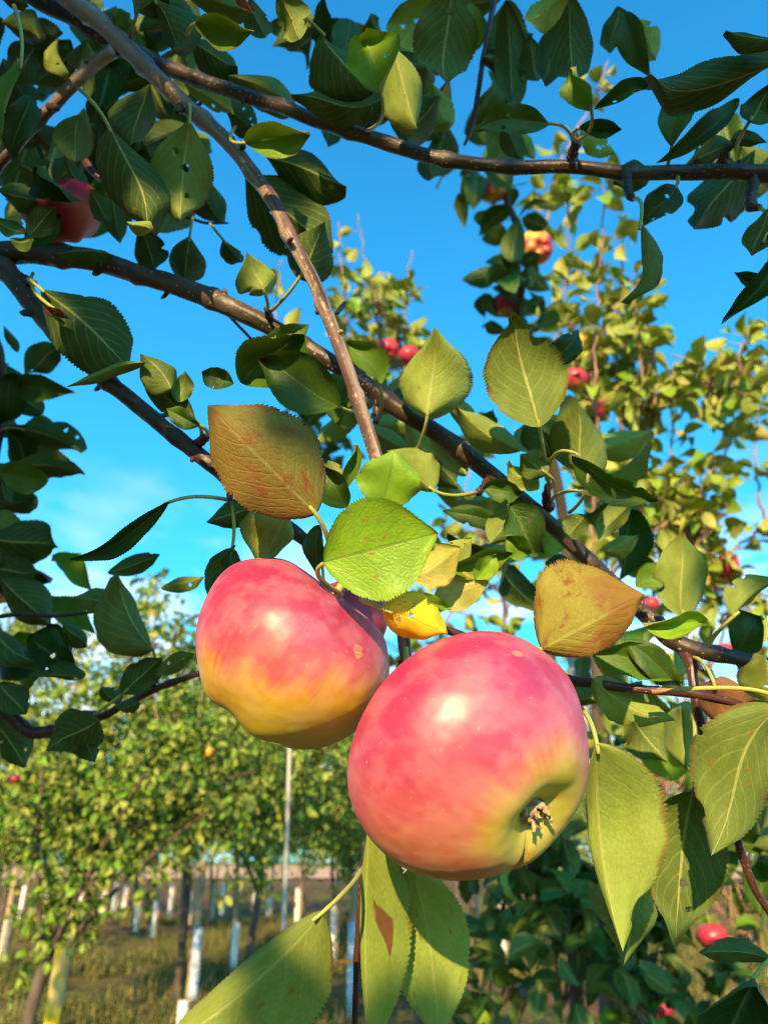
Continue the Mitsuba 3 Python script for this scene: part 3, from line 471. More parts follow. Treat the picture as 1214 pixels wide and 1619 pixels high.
def apple_skin(c, R, ydir, seed, kind):
    c = [float(x) for x in c]; ydir = [float(x) for x in nrm(np.asarray(ydir))]
    def col(p, n, uv):
        d = (p - mi.Point3f(c)) / R
        lat = uv.y; lon = uv.x
        k = d.x * ydir[0] + d.y * ydir[1] + d.z * ydir[2]
        w = fbm(d.x * 1.7 + seed, d.y * 1.7, d.z * 1.7, octaves=4); f = fbm(d.x * 7 + seed, d.y * 7, d.z * 7, octaves=3)
        st = fbm(d.x * 3 + 40 * seed, lon * 46, lat * 3.2, octaves=3)
        fs = fbm(lon * 130 + .8 * f, lat * 5, seed, octaves=2); t = k + .70 * (w - .5) + .25 * (f - .5) + .34 * (st - .5) + .20 * (fs - .5)
        if kind == 'left':
            base = ramp([(.34, .006, .052), (.44, .016, .078), (.54, .080, .085), (.63, .34, .014), (.62, .44, .010)], dr.clip((t + .72) * 3.0, 0, 4))
        elif kind == 'right':
            base = ramp([(.39, .008, .078), (.46, .028, .098), (.54, .085, .098), (.57, .16, .064), (.60, .34, .02)], dr.clip((t + .66) * 2.5, 0, 4))
            cal = smoothstep(.75, .91, lat + .10 * (w - .5) + .05 * (st - .5))
            base = mix(base, (.50, .49, .020), cal * .95)
        else:
            base = ramp([(.48, .012, .035), (.58, .04, .06), (.62, .14, .06), (.68, .40, .04)], dr.clip((t + .35) * 2.4, 0, 3))
        base = mix(base, (.36, .24, .11), (1 - smoothstep(.03, .085, lat + .03 * (f - .5))) * .8)       # russet in the stalk hollow
        if kind == 'left':                              # one corky scar on the sunny cheek
            q = dr.norm(d - mi.Point3f(SCAR)) + .05 * (noise(p.x * 700, p.y * 700, p.z * 700) - .5)
            base = mix(base, mix((.42, .16, .05), (.60, .36, .14), noise(p.x * 1500, p.y * 1500, p.z * 1500)), 1 - smoothstep(.055, .10, q))
        a, _, wch = voronoi(lon * 46 + f, lat * 26 + w)
        base = mix(base, (.80, .62, .38), (1 - smoothstep(.02, .13 * wch, a)) * dr.select(wch > .45, .20 * wch, 0.) * smoothstep(.08, .2, lat))
        b2, _, w2 = voronoi(lon * 9 + 3.1 + seed, lat * 6)
        base = mix(base, (.62, .30, .12), (1 - smoothstep(.04, .10, b2 + .06 * (f - .5))) * dr.select(w2 > .82, .6, 0.))
        bl = smoothstep(.35, .7, fbm(d.x * 5 + 5, d.y * 5, d.z * 5 + seed, octaves=4))
        return mix(base * .86, (.82, .60, .58), dr.clip(bl * .10 + .02, 0, 1))
    return col
SCAR = [float(x) for x in cam_dir(.69, .147, .70)]
def skin_bump(p, n, uv): return noise(p.x * 260, p.y * 260, p.z * 260) * .7 + .3 * noise(p.x * 90, p.y * 90, p.z * 90)
def apple_bsdf(col): return {'type': 'twosided', 'b': bumped(skin_bump, .00030, 3e-4, principled(mikit.proc(col), .48, 1.0, clearcoat=.2, clearcoat_gloss=.1))}
scene['calyx_material'] = {'type': 'twosided', 'b': principled(mikit.proc(lambda p, n, uv: mix((.20, .11, .06), (.55, .46, .28), noise(p.x * 600, p.y * 600, p.z * 600))), .8, .2)}
def calyx(M, c, zc, R, parent, n=5):
    r = np.random.default_rng(4)
    for i in range(n):                                  # five dry sepals, folded together over the eye
        a = 2 * np.pi * i / n + .3; o = np.array([math.cos(a), math.sin(a), 0]) * R * .085
        t = np.array([math.cos(a + .5), math.sin(a + .5), 0]) * R * (.05 + .05 * r.random())
        cu = r.uniform(-.05, .12)
        pts = np.array([[*o[:2], zc + R * .03], [*(o * 1.1)[:2], zc - R * .06], [*t[:2], zc - R * .13], [*(t + o * (cu * 6))[:2], zc - R * (.17 + .04 * r.random())]])
        S = smooth_path(pts, R * .010); tn = nrm(np.gradient(S, axis=0)); sd = nrm(np.cross(tn, o + 1e-6)); w = R * .075 * (1 - np.linspace(0, 1, len(S)) ** 1.6)[:, None] + R * .006
        g = r.normal(0, R * .008, (len(S), 3)); rowsV = np.stack([S - sd * w + g, S + nrm(np.cross(sd, tn)) * R * .02, S + sd * w - g, S - nrm(np.cross(sd, tn)) * R * .012], 1)
        V = rowsV.reshape(-1, 3) @ M.T + c; ii = np.arange(len(S) - 1)[:, None] * 4
        F = np.vstack([np.stack([ii[:, 0] + q, ii[:, 0] + (q + 1) % 4, ii[:, 0] + 4 + (q + 1) % 4, ii[:, 0] + 4 + q], -1) for q in range(4)])
        put('sepal', (V, F), 'calyx_material', parent, True)
def stalk_to(key, P, r=.0013):
    P = np.array(P); S = smooth_path(P, .002)
    V, F, U = tube(S, np.linspace(r * 1.25, r, len(S)), 8); U = np.stack([U[:, 0], .1 + .3 * U[:, 1] / U[:, 1].max()], -1)
    put3('stalk', (V, F, U), 'stalk_material', key)
def hero(label, c, R, axis, spin, ydir, kind, seed, form, stalk_end):
    key = thing('apple', label, 'apple', 'big ripe apples in the foreground')
    M = frame(-np.asarray(axis), spin)
    V, F, uv = apple_form(R, seed=seed, nt=110, na=150, **form)
    zc = V[-1, 2]; zs = V[0, 2]
    name = f'apple_skin_{kind}'; scene[name] = apple_bsdf(apple_skin(c, R, ydir, seed, kind))
    VV = V @ M.T + c; m = 151
    # equal normals along the seam
    tm = trimesh.Trimesh(VV, F, process=False); N = np.zeros_like(VV); fn = np.cross(VV[F[:, 1]] - VV[F[:, 0]], VV[F[:, 2]] - VV[F[:, 0]])
    put('flesh', (VV, F), name, key, True, uv)
    calyx(M, c, zc + R * .02, R, key)
    top = c + M @ np.array([0, 0, zs]); ax = M[:, 2]
    stalk_to(key, [top - ax * .004, top + ax * R * .30, stalk_end], .0015)
    return key
CREASE = 2.2
cL, cR = at(458, 1034, .325), at(750, 1197, .287)
RL, RR = 152 * .325 / FPX, 184 * .287 / FPX
hero('crimson and yellow big apple, smaller of the pair, with a russet spot', cL, RL, cam_dir(-.58, -.78, .10), .9, cam_dir(-.16, -1, .02), 'left', 2, dict(h=.93, lob=.022, dip=(.30, .34), bump=.05), at(560, 900, .37))
hero('rosy pink big apple, larger of the pair, with its dry eye turned to the viewer', cR, RR, cam_dir(.56, -.38, .74), .4, cam_dir(.25, -.95, .1), 'right', 3, dict(h=.93, lob=.005, dip=(.30, .27), sig=.33, bump=.035, crease=CREASE), at(640, 1010, .35))
for c, R in ((cL, RL), (cR, RR)):
    for f in (0, .45, .85):
        for a in np.linspace(0, 6.28, 13): LIT.append((c + R * f * (math.cos(a) * RIGHT + math.sin(a) * UP) - FWD * R * math.sqrt(1 - f * f), R * .34))
scene['apple_skin'] = {'type': 'twosided', 'b': principled(mikit.proc(lambda p, n, uv: mix(mix((.40, .010, .058), (.52, .06, .08), fbm(p.x * 30, p.y * 30, p.z * 30, octaves=3)), (.66, .42, .05), smoothstep(.76, 1.0, (uv.y - dr.floor(uv.y)) + .7 * (noise(p.x * 25, p.y * 25, p.z * 25) - .5)))), .38, .5, clearcoat=.3, clearcoat_gloss=.85)}
scene['apple_skin_gold'] = {'type': 'twosided', 'b': principled(mikit.proc(lambda p, n, uv: mix((.66, .42, .03), (.46, .025, .05), smoothstep(.42, .58, fbm(p.x * 22, p.y * 22, p.z * 22, octaves=3)))), .42, .6)}
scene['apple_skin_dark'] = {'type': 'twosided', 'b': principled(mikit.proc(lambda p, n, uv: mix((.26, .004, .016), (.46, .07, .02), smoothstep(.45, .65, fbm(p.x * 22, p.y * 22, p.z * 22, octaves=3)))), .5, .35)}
def small_apple(px, py, d, diam_px, label, axis=(.1, -.9, .4), seed=0, group='apples ripening among the leaves', sh=0, skin='apple_skin'):
    key = thing('apple', label, 'apple', group); c = at(px, py, d); R = diam_px / 2 * d / FPX / 1.03
    M = frame(-cam_dir(*axis), seed)
    V, F, uv = apple_form(R, seed=seed, nt=34, na=44, bump=.04)
    put('flesh', (V @ M.T + c, F), skin, key, True, uv)
    top = c + M @ np.array([0, 0, V[0, 2]]); stalk_to(key, [top, top + M[:, 2] * R * .5, top + M[:, 2] * R * .7 + np.array([0, .2 * R, R * .8])], R * .03)
    if d > .5 and diam_px > 30:
        t = c + M @ np.array([0, 0, V[-1, 2]])
        put3('eye', tube(np.array([t + M[:, 2] * R * .02, t - M[:, 2] * R * .06]), [R * .1, R * .05], 8), 'calyx_material', key)
    (SHADED if sh else LIT).append((c, R * .8))
    return key
small_apple(540, 985, .395, 150, 'dark red apple almost hidden behind the left of the big pair', (.3, -.8, -.2), 1, 'big ripe apples in the foreground', sh=1)
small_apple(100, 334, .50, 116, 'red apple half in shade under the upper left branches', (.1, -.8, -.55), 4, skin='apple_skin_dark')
# ------------------------------------------------------------------ trees beyond
def leaf_card(kind):
    """a small folded, drooping leaf one metre long: base at the origin, tip along +y, upper face +z"""
    vs = np.array([0, .12, .32, .56, .8, 1.0]); hw = np.array([.03, .20, .30, .30, .19, .0]); us = np.array([-1, -.5, 0, .5, 1])
    V, U = [], []
    for v, w in zip(vs, hw):
        for u in us:
            fold = .34 if kind == 0 else .55 if kind == 1 else .2
            V.append([u * w * math.cos(fold), v, abs(u) * w * math.sin(fold) + (.42 if kind == 1 else .22) * v * (1 - v) * 2 - (.28 if kind == 1 else .12) * v * v + .03 * math.sin(9 * v + 3 * u)]); U.append([.5 + .48 * u, .01 + .98 * v])
    F = []
    for i in range(len(vs) - 1):
        for j in range(4):
            a = i * 5 + j; F += [[a, a + 1, a + 6], [a, a + 6, a + 5]]
    return np.array(V), np.array(F), np.array(U)
CARDS = [leaf_card(k) for k in range(3)]
def far_card():
    V = np.array([[0, 0, 0], [-.26, .42, .10], [0, .45, .02], [.26, .42, .10], [0, 1, -.10]]); F = np.array([[0, 2, 1], [0, 3, 2], [2, 4, 1], [2, 3, 4]]); U = np.array([[.5, .01], [.02, .42], [.5, .45], [.98, .42], [.5, .99]])
    return V, F, U
FAR = far_card()
def place_leaves(P, A, N, size, age, r, cards):
    """P bases, A axes, N upper-face normals -> one (V, F, UV) per card kind, with the number of leaves in each"""
    A = nrm(A); N = nrm(N - A * (N * A).sum(-1, keepdims=True)); X = np.cross(A, N)
    out = []; which = r.integers(0, len(cards), len(P))
    for k, (cv, cf, cu) in enumerate(cards):
        s = which == k
        if not s.any(): continue
        V = P[s][:, None] + size[s][:, None, None] * (cv[None, :, :1] * X[s][:, None] + cv[None, :, 1:2] * A[s][:, None] + cv[None, :, 2:] * N[s][:, None])
        ids = r.integers(0, 4000, s.sum()); uv = np.stack([ids[:, None] + cu[None, :, 0], np.round(age[s] * 10)[:, None] + cu[None, :, 1]], -1)
        out.append((V, cf, uv))
    return out
def random_leaves(P, out, r, size0, up=.9, droop=.25, ages=(0, .5)):
    n = len(P); A = nrm(out + r.normal(0, .55, (n, 3)) + np.array([0, 0, -droop])); N = nrm(np.array([0, 0, up]) + r.normal(0, .6, (n, 3)) + np.array([0, .35, 0]))
    return A, N, size0 * r.uniform(.65, 1.15, n), np.clip(r.uniform(*ages, n) + (r.random(n) > .97) * 1.2, 0, 4)
def add_leaves(tree, sets, most=300, stuff_name='foliage', label=None):
    """the leaves that show largest become parts, the rest one part"""
    flat = [(V[i], cf, uv[i]) for V, cf, uv in sets for i in range(len(V))]
    def shows(l):
        q = l[0].mean(0) - CAM; dep = q @ FWD
        if dep < .05: return 0
        x, y = 607 + FPX * (q @ RIGHT) / dep, 809.5 - FPX * (q @ UP) / dep
        return 1 / dep if -20 < x < 1234 and -20 < y < 1640 else 0
    flat.sort(key=shows, reverse=True)
    for V, cf, uv in flat[:most]: put('leaf', (V, cf), 'leaf_small_material', tree, True, uv)
    if len(flat) > most: put3(stuff_name, join(flat[most:]), 'leaf_small_material', tree, kind='stuff', label=label)
def shoot(pts, n, size, r, sets, tree, ages=(.75, 1.65), rad=(.005, .002), sh=0, bs='far_shoot_material', spread=1.0):
    """a long shoot with leaves all along it, pts as (px, py, depth)"""
    S = smooth_path(np.array([at(*q) for q in pts]), .02); k = len(S)
    S[1:-1] += r.normal(0, .004, (k - 2, 3)); put3('branch', tube(S, np.linspace(rad[0], rad[1], k), 7), bs, tree)
    t = np.repeat(np.sort(r.random(n // 4 + 1)), 4)[:n] * (k - 1) * .98; i = t.astype(int); i2 = np.minimum(i + 1, k - 1); f = (t - i)[:, None]
    P0 = S[i] * (1 - f) + S[i2] * f; ang = np.arange(n) * 2.4 + r.normal(0, .4, n); tan = nrm(S[i2] - S[i] + 1e-6)
    side = np.stack([np.cos(ang), np.sin(ang), 0 * ang], -1); out = nrm(side + tan * .5)
    P = P0 + out * (r.uniform(.012, .05, n) * spread)[:, None]
    A, N, sz, ag = random_leaves(P, out * .9, r, size, ages=ages)
    sets += place_leaves(P, A, N, sz, ag, r, CARDS)
    st = [tube(np.array([a, b]), [.0012, .0009], 4, cap=False) for a, b in zip(P0, P + A * .006)]
    if sh: SHADED.extend((p, .03) for p in P[::2])
    return st
def clump(px, py, d, rx, ry, n, size, r, sets, tree, ages=(.75, 1.6), dd=.25, sh=0, twigs=5):
    q = nrm(r.normal(0, 1, (n, 3))) * (r.random((n, 1)) ** .45)
    n = int(n * 1.0); C = at(px, py, d); q = np.repeat(q[::4], 4, 0)[:n]; P = C + q[:, :1] * RIGHT * rx * d / FPX + q[:, 1:2] * UP * ry * d / FPX + q[:, 2:] * FWD * dd
    q = nrm(r.normal(0, 1, (n, 3)) + .5 * q); P = P + q * .016
    A, N, sz, ag = random_leaves(P, q, r, size, ages=ages); sets += place_leaves(P, A, N, sz, ag, r, CARDS)
    st = []
    root = C + np.array([0, .12, -.9 * ry * d / FPX])
    for i in range(min(twigs, n)):
        S = smooth_path(np.array([root, C + (P[i] - C) * .4 + r.normal(0, .02, 3), P[i]]), .03); put3('branch', tube(S, np.linspace(.0035, .0015, len(S)), 6), 'far_shoot_material' if not sh else 'far_bark_material', tree)
    for i in range(twigs, n):
        if not twigs: break
        j = i % twigs; w = C + (P[j] - C) * r.uniform(.2, 1)
        st.append(tube(np.array([w, (w + P[i]) / 2 + r.normal(0, .012, 3), P[i]]), [.0017, .0014, .0009], 4, cap=False))
    if sh: SHADED.extend((p, .035) for p in P[::2])
    return [] if sh else st
def finish(tree, st):
    if st: put3('twigs', join(st), 'far_shoot_material', tree, kind='stuff')
r1 = np.random.default_rng(21)
RT = thing('apple_tree', 'sunlit neighbouring apple tree with upright pinkish shoots at the right', 'tree'); sets, st = [], []
put3('trunk', tube(smooth_path(np.array([[.47, 2.05, -.1], [.48, 2.08, .6], [.52, 2.12, 1.1], [.58, 2.15, 1.8], [.62, 2.1, 2.6], [.6, 2.0, 3.2]]), .03), np.linspace(.045, .012, 110), 14, .1, 8), 'far_bark_material', RT)
for pts, n in (([(935, 900, 2.0), (941, 640, 2.0), (941, 560, 2.0), (945, 480, 2.0), (950, 420, 2.0), (955, 330, 2.0), (945, 268, 2.0)], 40), ([(1040, 900, 2.15), (1058, 745, 2.1), (1062, 650, 2.1), (1066, 572, 2.1)], 26), ([(955, 930, 1.95), (1000, 870, 1.95), (1096, 788, 1.9), (1142, 722, 1.9), (1199, 605, 1.9), (1230, 530, 1.9)], 34),
        ([(880, 880, 2.2), (868, 640, 2.2), (880, 500, 2.2), (900, 400, 2.2), (898, 300, 2.2)], 34), ([(985, 680, 2.1), (975, 540, 2.1), (985, 440, 2.1), (978, 335, 2.1)], 30), ([(1100, 920, 2.0), (1160, 868, 2.0), (1230, 820, 2.0)], 16), ([(1208, 820, 2.3), (1195, 720, 2.3), (1202, 630, 2.3)], 14),
        ([(860, 360, 2.3), (890, 250, 2.3), (930, 170, 2.3), (962, 95, 2.3)], 18), ([(1035, 640, 2.0), (1010, 560, 2.0), (1000, 480, 2.0), (1010, 440, 2.0)], 24), ([(1140, 640, 1.95), (1100, 575, 1.95), (1060, 560, 1.95)], 14), ([(1199, 605, 1.9), (1170, 560, 1.9), (1180, 530, 1.9)], 10)):
    st += shoot(pts, int(n * 1.8), .068, r1, sets, RT)
for a in ((1010, 620, 2.1, 55, 110, 50), (930, 560, 2.2, 60, 160, 60), (1085, 830, 2.0, 80, 90, 55), (990, 790, 2.1, 90, 100, 60), (1130, 960, 2.1, 100, 100, 60), (1150, 610, 1.95, 65, 45, 26), (900, 920, 2.3, 60, 80, 26)):
    st += clump(*a[:5], int(a[5] * 2.0), .066, r1, sets, RT)
for a in ((1090, 1150, 1.9, 140, 120, 80), (1000, 1250, 1.9, 90, 90, 50), (1190, 1300, 1.8, 60, 120, 40)): st += clump(*a, .072, r1, sets, RT, ages=(.1, .7))
for a in ((830, 1385, 1.75, 110, 80, 90), (900, 1480, 1.6, 140, 120, 150), (1040, 1540, 1.6, 100, 100, 90), (790, 1560, 1.5, 70, 60, 24)): st += clump(*a, .078, r1, sets, RT, ages=(0, .25), sh=1, twigs=4)
for a in ((1180, 1460, 1.7, 50, 110, 36), (985, 1580, 1.5, 70, 60, 14)): st += clump(*a, .075, r1, sets, RT, ages=(.3, .8))
for a, b, w in (((905, 1400), (880, 1300), .016), ((900, 1430), (830, 1360), .010), ((900, 1460), (990, 1500), .011), ((905, 1400), (985, 1320), .012), ((850, 1370), (930, 1480), .006)):
    P = np.array([at(*a, 1.85), at((a[0] + b[0]) / 2 + 12, (a[1] + b[1]) / 2 + 14, 1.8), at(*b, 1.72)]); S = smooth_path(P, .02); put3('branch', tube(S, np.linspace(w, w * .5, len(S)), 8, .1, 3), 'far_bark_material', RT)
finish(RT, st); add_leaves(RT, sets)
# the leader that hangs in the shade just right of the middle
r2 = np.random.default_rng(22); DT = thing('apple_tree', 'slender apple tree whose shaded dark leader rises right of the middle', 'tree'); sets, st = [], []
st += shoot([(830, 640, 1.6), (822, 520, 1.55), (818, 460, 1.5), (812, 360, 1.5), (802, 275, 1.5)], 34, .072, r2, sets, DT, ages=(0, .3), rad=(.011, .006), sh=1, bs='far_bark_material')
st += clump(775, 270, 1.45, 55, 40, 10, .075, r2, sets, DT, ages=(0, .3), sh=1, dd=.1, twigs=0)
st += clump(775, 440, 1.5, 35, 40, 8, .075, r2, sets, DT, ages=(0, .3), sh=1, dd=.08, twigs=0)
LEAD = smooth_path(np.array([at(920, 2200, 2.3), at(912, 1620, 1.95), at(905, 1400, 1.82), at(850, 1150, 1.7), at(895, 900, 1.7), at(880, 760, 1.65), at(830, 640, 1.6)]), .03)
put3('trunk', tube(LEAD, np.linspace(.026, .011, len(LEAD)), 12, .1, 2), 'far_bark_material', DT)
finish(DT, st); add_leaves(DT, sets)
r3 = np.random.default_rng(23); MT = thing('apple_tree', 'sunlit apple tree with pale leaves showing between the branches in the middle', 'tree'); sets, st = [], []
for pts, n in (([(625, 760, 2.9), (615, 620, 2.9), (600, 540, 2.9), (582, 450, 2.9), (566, 338, 2.9)], 50), ([(640, 620, 2.9), (640, 500, 2.9), (652, 395, 2.9)], 26), ([(565, 600, 2.8), (545, 470, 2.8), (535, 350, 2.8)], 30), ([(440, 600, 2.7), (436, 480, 2.7), (446, 410, 2.7)], 16), ([(700, 900, 2.8), (740, 760, 2.8), (760, 660, 2.8)], 18), ([(800, 1000, 2.8), (820, 900, 2.8), (850, 830, 2.8)], 14)):
    st += shoot(pts, int(n * 1.3), .075, r3, sets, MT)
for a in ((600, 500, 2.9, 60, 75, 60), (640, 570, 2.9, 55, 50, 30), (740, 850, 2.8, 80, 60, 34), (800, 930, 2.8, 70, 50, 24), (690, 960, 2.8, 60, 60, 20)): st += clump(*a, .073, r3, sets, MT)
st += clump(500, 690, 2.3, 70, 60, 60, .070, r3, sets, MT, ages=(0, .2), sh=1)
st += clump(650, 1040, 2.9, 160, 90, 60, .073, r3, sets, MT, ages=(.2, .8))
tp = np.array([[.15, 3.3, -.1], [.14, 3.25, 1.0], [.10, 3.2, 2.0], [.06, 3.1, 3.0]]); S = smooth_path(tp, .04); put3('trunk', tube(S, np.linspace(.045, .015, len(S)), 12, .1, 3), 'far_bark_material', MT)
finish(MT, st); add_leaves(MT, sets)
small = [(847, 391, 1.9, 54, 'yellow and red apple in full sun beside the shaded leader', (.2, -.2, .9)), (780, 300, 1.5, 46, 'red apple behind the topmost leaves of the shaded leader', (.2, -.8, .3)), (800, 482, 1.55, 46, 'magenta apple in the shade low on the shaded leader', (.1, -.9, .2)),
    (614, 551, 2.8, 32, 'pale red apple, the left of two in the tree behind the middle', (.1, -.5, .7)), (647, 562, 2.8, 34, 'bright red apple, the right of two in the tree behind the middle', (.3, -.7, .3)), (908, 600, 2.0, 40, 'rosy pink apple right of the big dark upright leaf', (.0, -.9, .3)),
    (918, 540, 2.1, 30, 'red and yellow apple just above the rosy pink one', (.4, -.3, .6)), (941, 648, 2.1, 34, 'red apple peeping out below the rosy pink one', (.1, -.9, .2)), (988, 762, 2.0, 34, 'pale red apple behind the long folded blue green leaf', (.1, -.9, .2)),
    (1147, 895, 2.0, 40, 'pink apple with a yellow base in the sun near the right edge', (.1, -.8, .6)), (1029, 955, 2.0, 26, 'small red apple right beside the orange brown leaf', (.1, -.9, .2)), (1142, 1032, 1.9, 36, 'pink apple behind the right hand branch', (.1, -.8, .3)),
    (1033, 1216, 1.8, 36, 'pink apple between the hanging leaves at the lower right', (.1, -.8, .3)), (1126, 1480, 1.7, 44, 'red apple low at the lower right under the hanging leaves', (.1, -.8, .3)), (1, 942, .75, 30, 'purple red apple in the dark leaves at the left edge', (.1, -.8, .3)), (1048, 850, 2.1, 26, 'small orange red apple half hidden behind sunlit leaves', (.1, -.8, .3)), (1045, 1595, 1.9, 40, 'red apple in the dark foliage at the bottom edge', (.1, -.8, .3)),
    (330, 1190, 4.6, 18, 'small yellow apple high in the tree at the left', (.1, -.8, .5)), (22, 1232, 4.4, 18, 'small red apple on the tree at the far left', (.1, -.8, .5))]
for i, (px, py, d, s, lab, ax) in enumerate(small): small_apple(px, py, d, s, lab, ax, i, 'apples on the trees beyond', skin='apple_skin_gold' if 'yellow and red' in lab or 'red and yellow' in lab or 'small yellow' in lab else 'apple_skin')
# ------------------------------------------------------------------ the orchard rows
def orchard_tree(label, X, Y, top, rad, nl, seed, lo=1.35, near=False, lean=(0, 0), size=.066, group='orchard trees in the rows beyond', shoots=8):
    r = np.random.default_rng(seed); t = thing('apple_tree', label, 'tree', group)
    h = top - .9; C = np.array([X + lean[0], Y + lean[1], (lo + top) / 2 - .1]); rz = (top - lo) / 2
    S = smooth_path(np.array([[X, Y, -.1], [X + .03, Y, .8], [X + lean[0] * .5 + .05 * r.normal(), Y + lean[1] * .5, 1.6], [C[0], C[1], C[2] + rz * .5]]), .08)
    put3('trunk', tube(S, np.linspace(.05, .018, len(S)), 10, .1, seed), 'far_bark_material', t)
    limbs = []
    for i in range(11):
        a = i * 2.4 + r.normal(0, .3); e = r.uniform(-.75, .8); q = np.array([math.cos(a) * math.sqrt(1 - e * e), math.sin(a) * math.sqrt(1 - e * e), e])
        k = S[int(len(S) * r.uniform(.45, .95)) - 1]; end = C + q * np.array([rad, rad, rz]) * .88
        B = smooth_path(np.array([k, (k + end) / 2 + np.array([0, 0, .12]) + r.normal(0, .06, 3), end]), .08); limbs.append(B)
        put3('branch', tube(B, np.linspace(.018, .006, len(B)), 6), 'far_bark_material', t)
    for i in range(shoots):
        a = r.uniform(0, 6.28); k = C + np.array([math.cos(a) * rad * .6 * r.random(), math.sin(a) * rad * .6 * r.random(), rz * .6]); end = k + np.array([r.normal(0, .12), r.normal(0, .12), r.uniform(.5, 1.0)])
        B = smooth_path(np.array([k, (k + end) / 2 + r.normal(0, .03, 3), end]), .05); limbs += [B]
        put3('branch', tube(B, np.linspace(.008, .003, len(B)), 5), 'far_shoot_material', t)
    allp = np.vstack(limbs); w = r.integers(0, len(allp), int(nl * .62)); Pa = allp[w] + r.normal(0, 1, (len(w), 3)) * .085
    cl = C + nrm(r.normal(0, 1, (26, 3))) * np.array([rad, rad, rz]) * (r.random((26, 1)) ** .4) * .92; w2 = r.integers(0, 26, nl - len(w)); Pb = cl[w2] + r.normal(0, 1, (len(w2), 3)) * rad * .17
    P = np.vstack([Pa, Pb]); P = np.repeat(P[r.permutation(len(P))[:len(P) // 6]], 6, 0); out = nrm(r.normal(0, 1, P.shape) + .45 * nrm(P - C)); P = P + out * .03
    A, N, sz, ag = random_leaves(P, out, r, size, ages=(.05, 1.45))
    cards = CARDS if near else [FAR]
    sets = place_leaves(P, A, N, sz, ag, r, cards)
    if near: add_leaves(t, sets)
    else: put3('foliage', join([(V[i], cf, uv[i]) for V, cf, uv in sets for i in range(len(V))]), 'leaf_small_material', t, kind='stuff')
    return t
def X_at(px, dist, z=1.3): return (px - 607) / FPX * (dist * math.cos(PITCH) + (z - 1.6) * math.sin(PITCH))
orchard_tree('nearest orchard tree at the left, pale leafy shoots reaching above the clouds', X_at(62, 5.0), 5.0, 2.72, 1.2, 8500, 31, lo=1.62, near=True, lean=(.42, .3), shoots=11)
orchard_tree('orchard tree with a ragged crown behind the left big apple', X_at(395, 8.2), 8.2, 3.5, 1.55, 24000, 32, lean=(.1, 0), lo=1.75)
orchard_tree('orchard tree at the left edge behind the nearest one', X_at(-60, 7.4), 7.4, 3.6, 1.5, 20000, 33, lo=1.75)
orchard_tree('orchard tree between the nearest one and the tall white pole', X_at(292, 11.0), 11.0, 4.0, 1.9, 24000, 34, lo=1.8)
orchard_tree('orchard tree right behind the tall white pole', X_at(560, 11.5), 11.5, 4.0, 1.9, 24000, 35, lo=1.75)
orchard_tree('orchard tree seen below the right big apple', X_at(745, 14.0), 14.0, 4.3, 1.9, 9000, 36, lo=1.75)
orchard_tree('orchard tree at the lower right beyond the dark foliage', X_at(950, 9.5), 9.5, 3.6, 1.7, 9000, 37, lo=1.5)
far_px = [(10, 15), (125, 19), (218, 22), (163, 24), (335, 23), (110, 27), (245, 20), (372, 14), (480, 22), (528, 16), (690, 18), (795, 19), (880, 24), (1010, 20), (60, 30), (290, 28), (430, 30)]
FARL = ['distant orchard tree standing in the white spiral guard at the left edge', 'distant orchard tree above the second white guard from the left', 'distant orchard tree above the third white guard of the far row', 'distant orchard tree over the tallest white guard of the far row', 'distant orchard tree just left of the stake wrapped in white spiral', 'distant orchard tree in the shade behind the yellow stake', 'distant orchard tree over the slim white guard', 'distant orchard tree tied to the tan stake with the white spiral',
    'distant orchard tree above the bottom left leaf', 'distant orchard tree over the guard beside the bottom hanging leaves', 'distant orchard tree over the guard below the right big apple', 'distant orchard tree over the white guard left of the dark foliage', 'distant orchard tree behind the dark foliage at the lower right', 'distant orchard tree behind the large pale hanging leaf', 'distant orchard tree at the far left end of the rearmost row', 'distant orchard tree in the rearmost row behind the two close stakes', 'distant orchard tree in the rearmost row behind the tall white pole']
for i, (px, D) in enumerate(far_px):
    orchard_tree(FARL[i], X_at(px, D), D, 4.2 + .5 * math.sin(i * 2.1), 2.0, 8000, 50 + i, lo=1.72, size=.10, group='distant orchard trees', shoots=4)
rf = np.random.default_rng(91); n = 26000; x = rf.uniform(-45, 30, n); y = rf.uniform(36, 62, n); z = 1.42 + 3.2 * rf.random(n) ** .8 * (.75 + .25 * np.sin(x * 1.3 + y))
P = np.stack([x, y, z], -1); A, N, sz, ag = random_leaves(P, rf.normal(0, 1, (n, 3)), rf, .30, ages=(.3, 1.2)); sets = place_leaves(P, A, N, sz, ag, rf, [FAR])
put3('far_orchard', join([(V[i], cf, uv[i]) for V, cf, uv in sets for i in range(len(V))]), 'leaf_small_material', kind='stuff', label='rearmost orchard rows closing the view as one band of leaves')
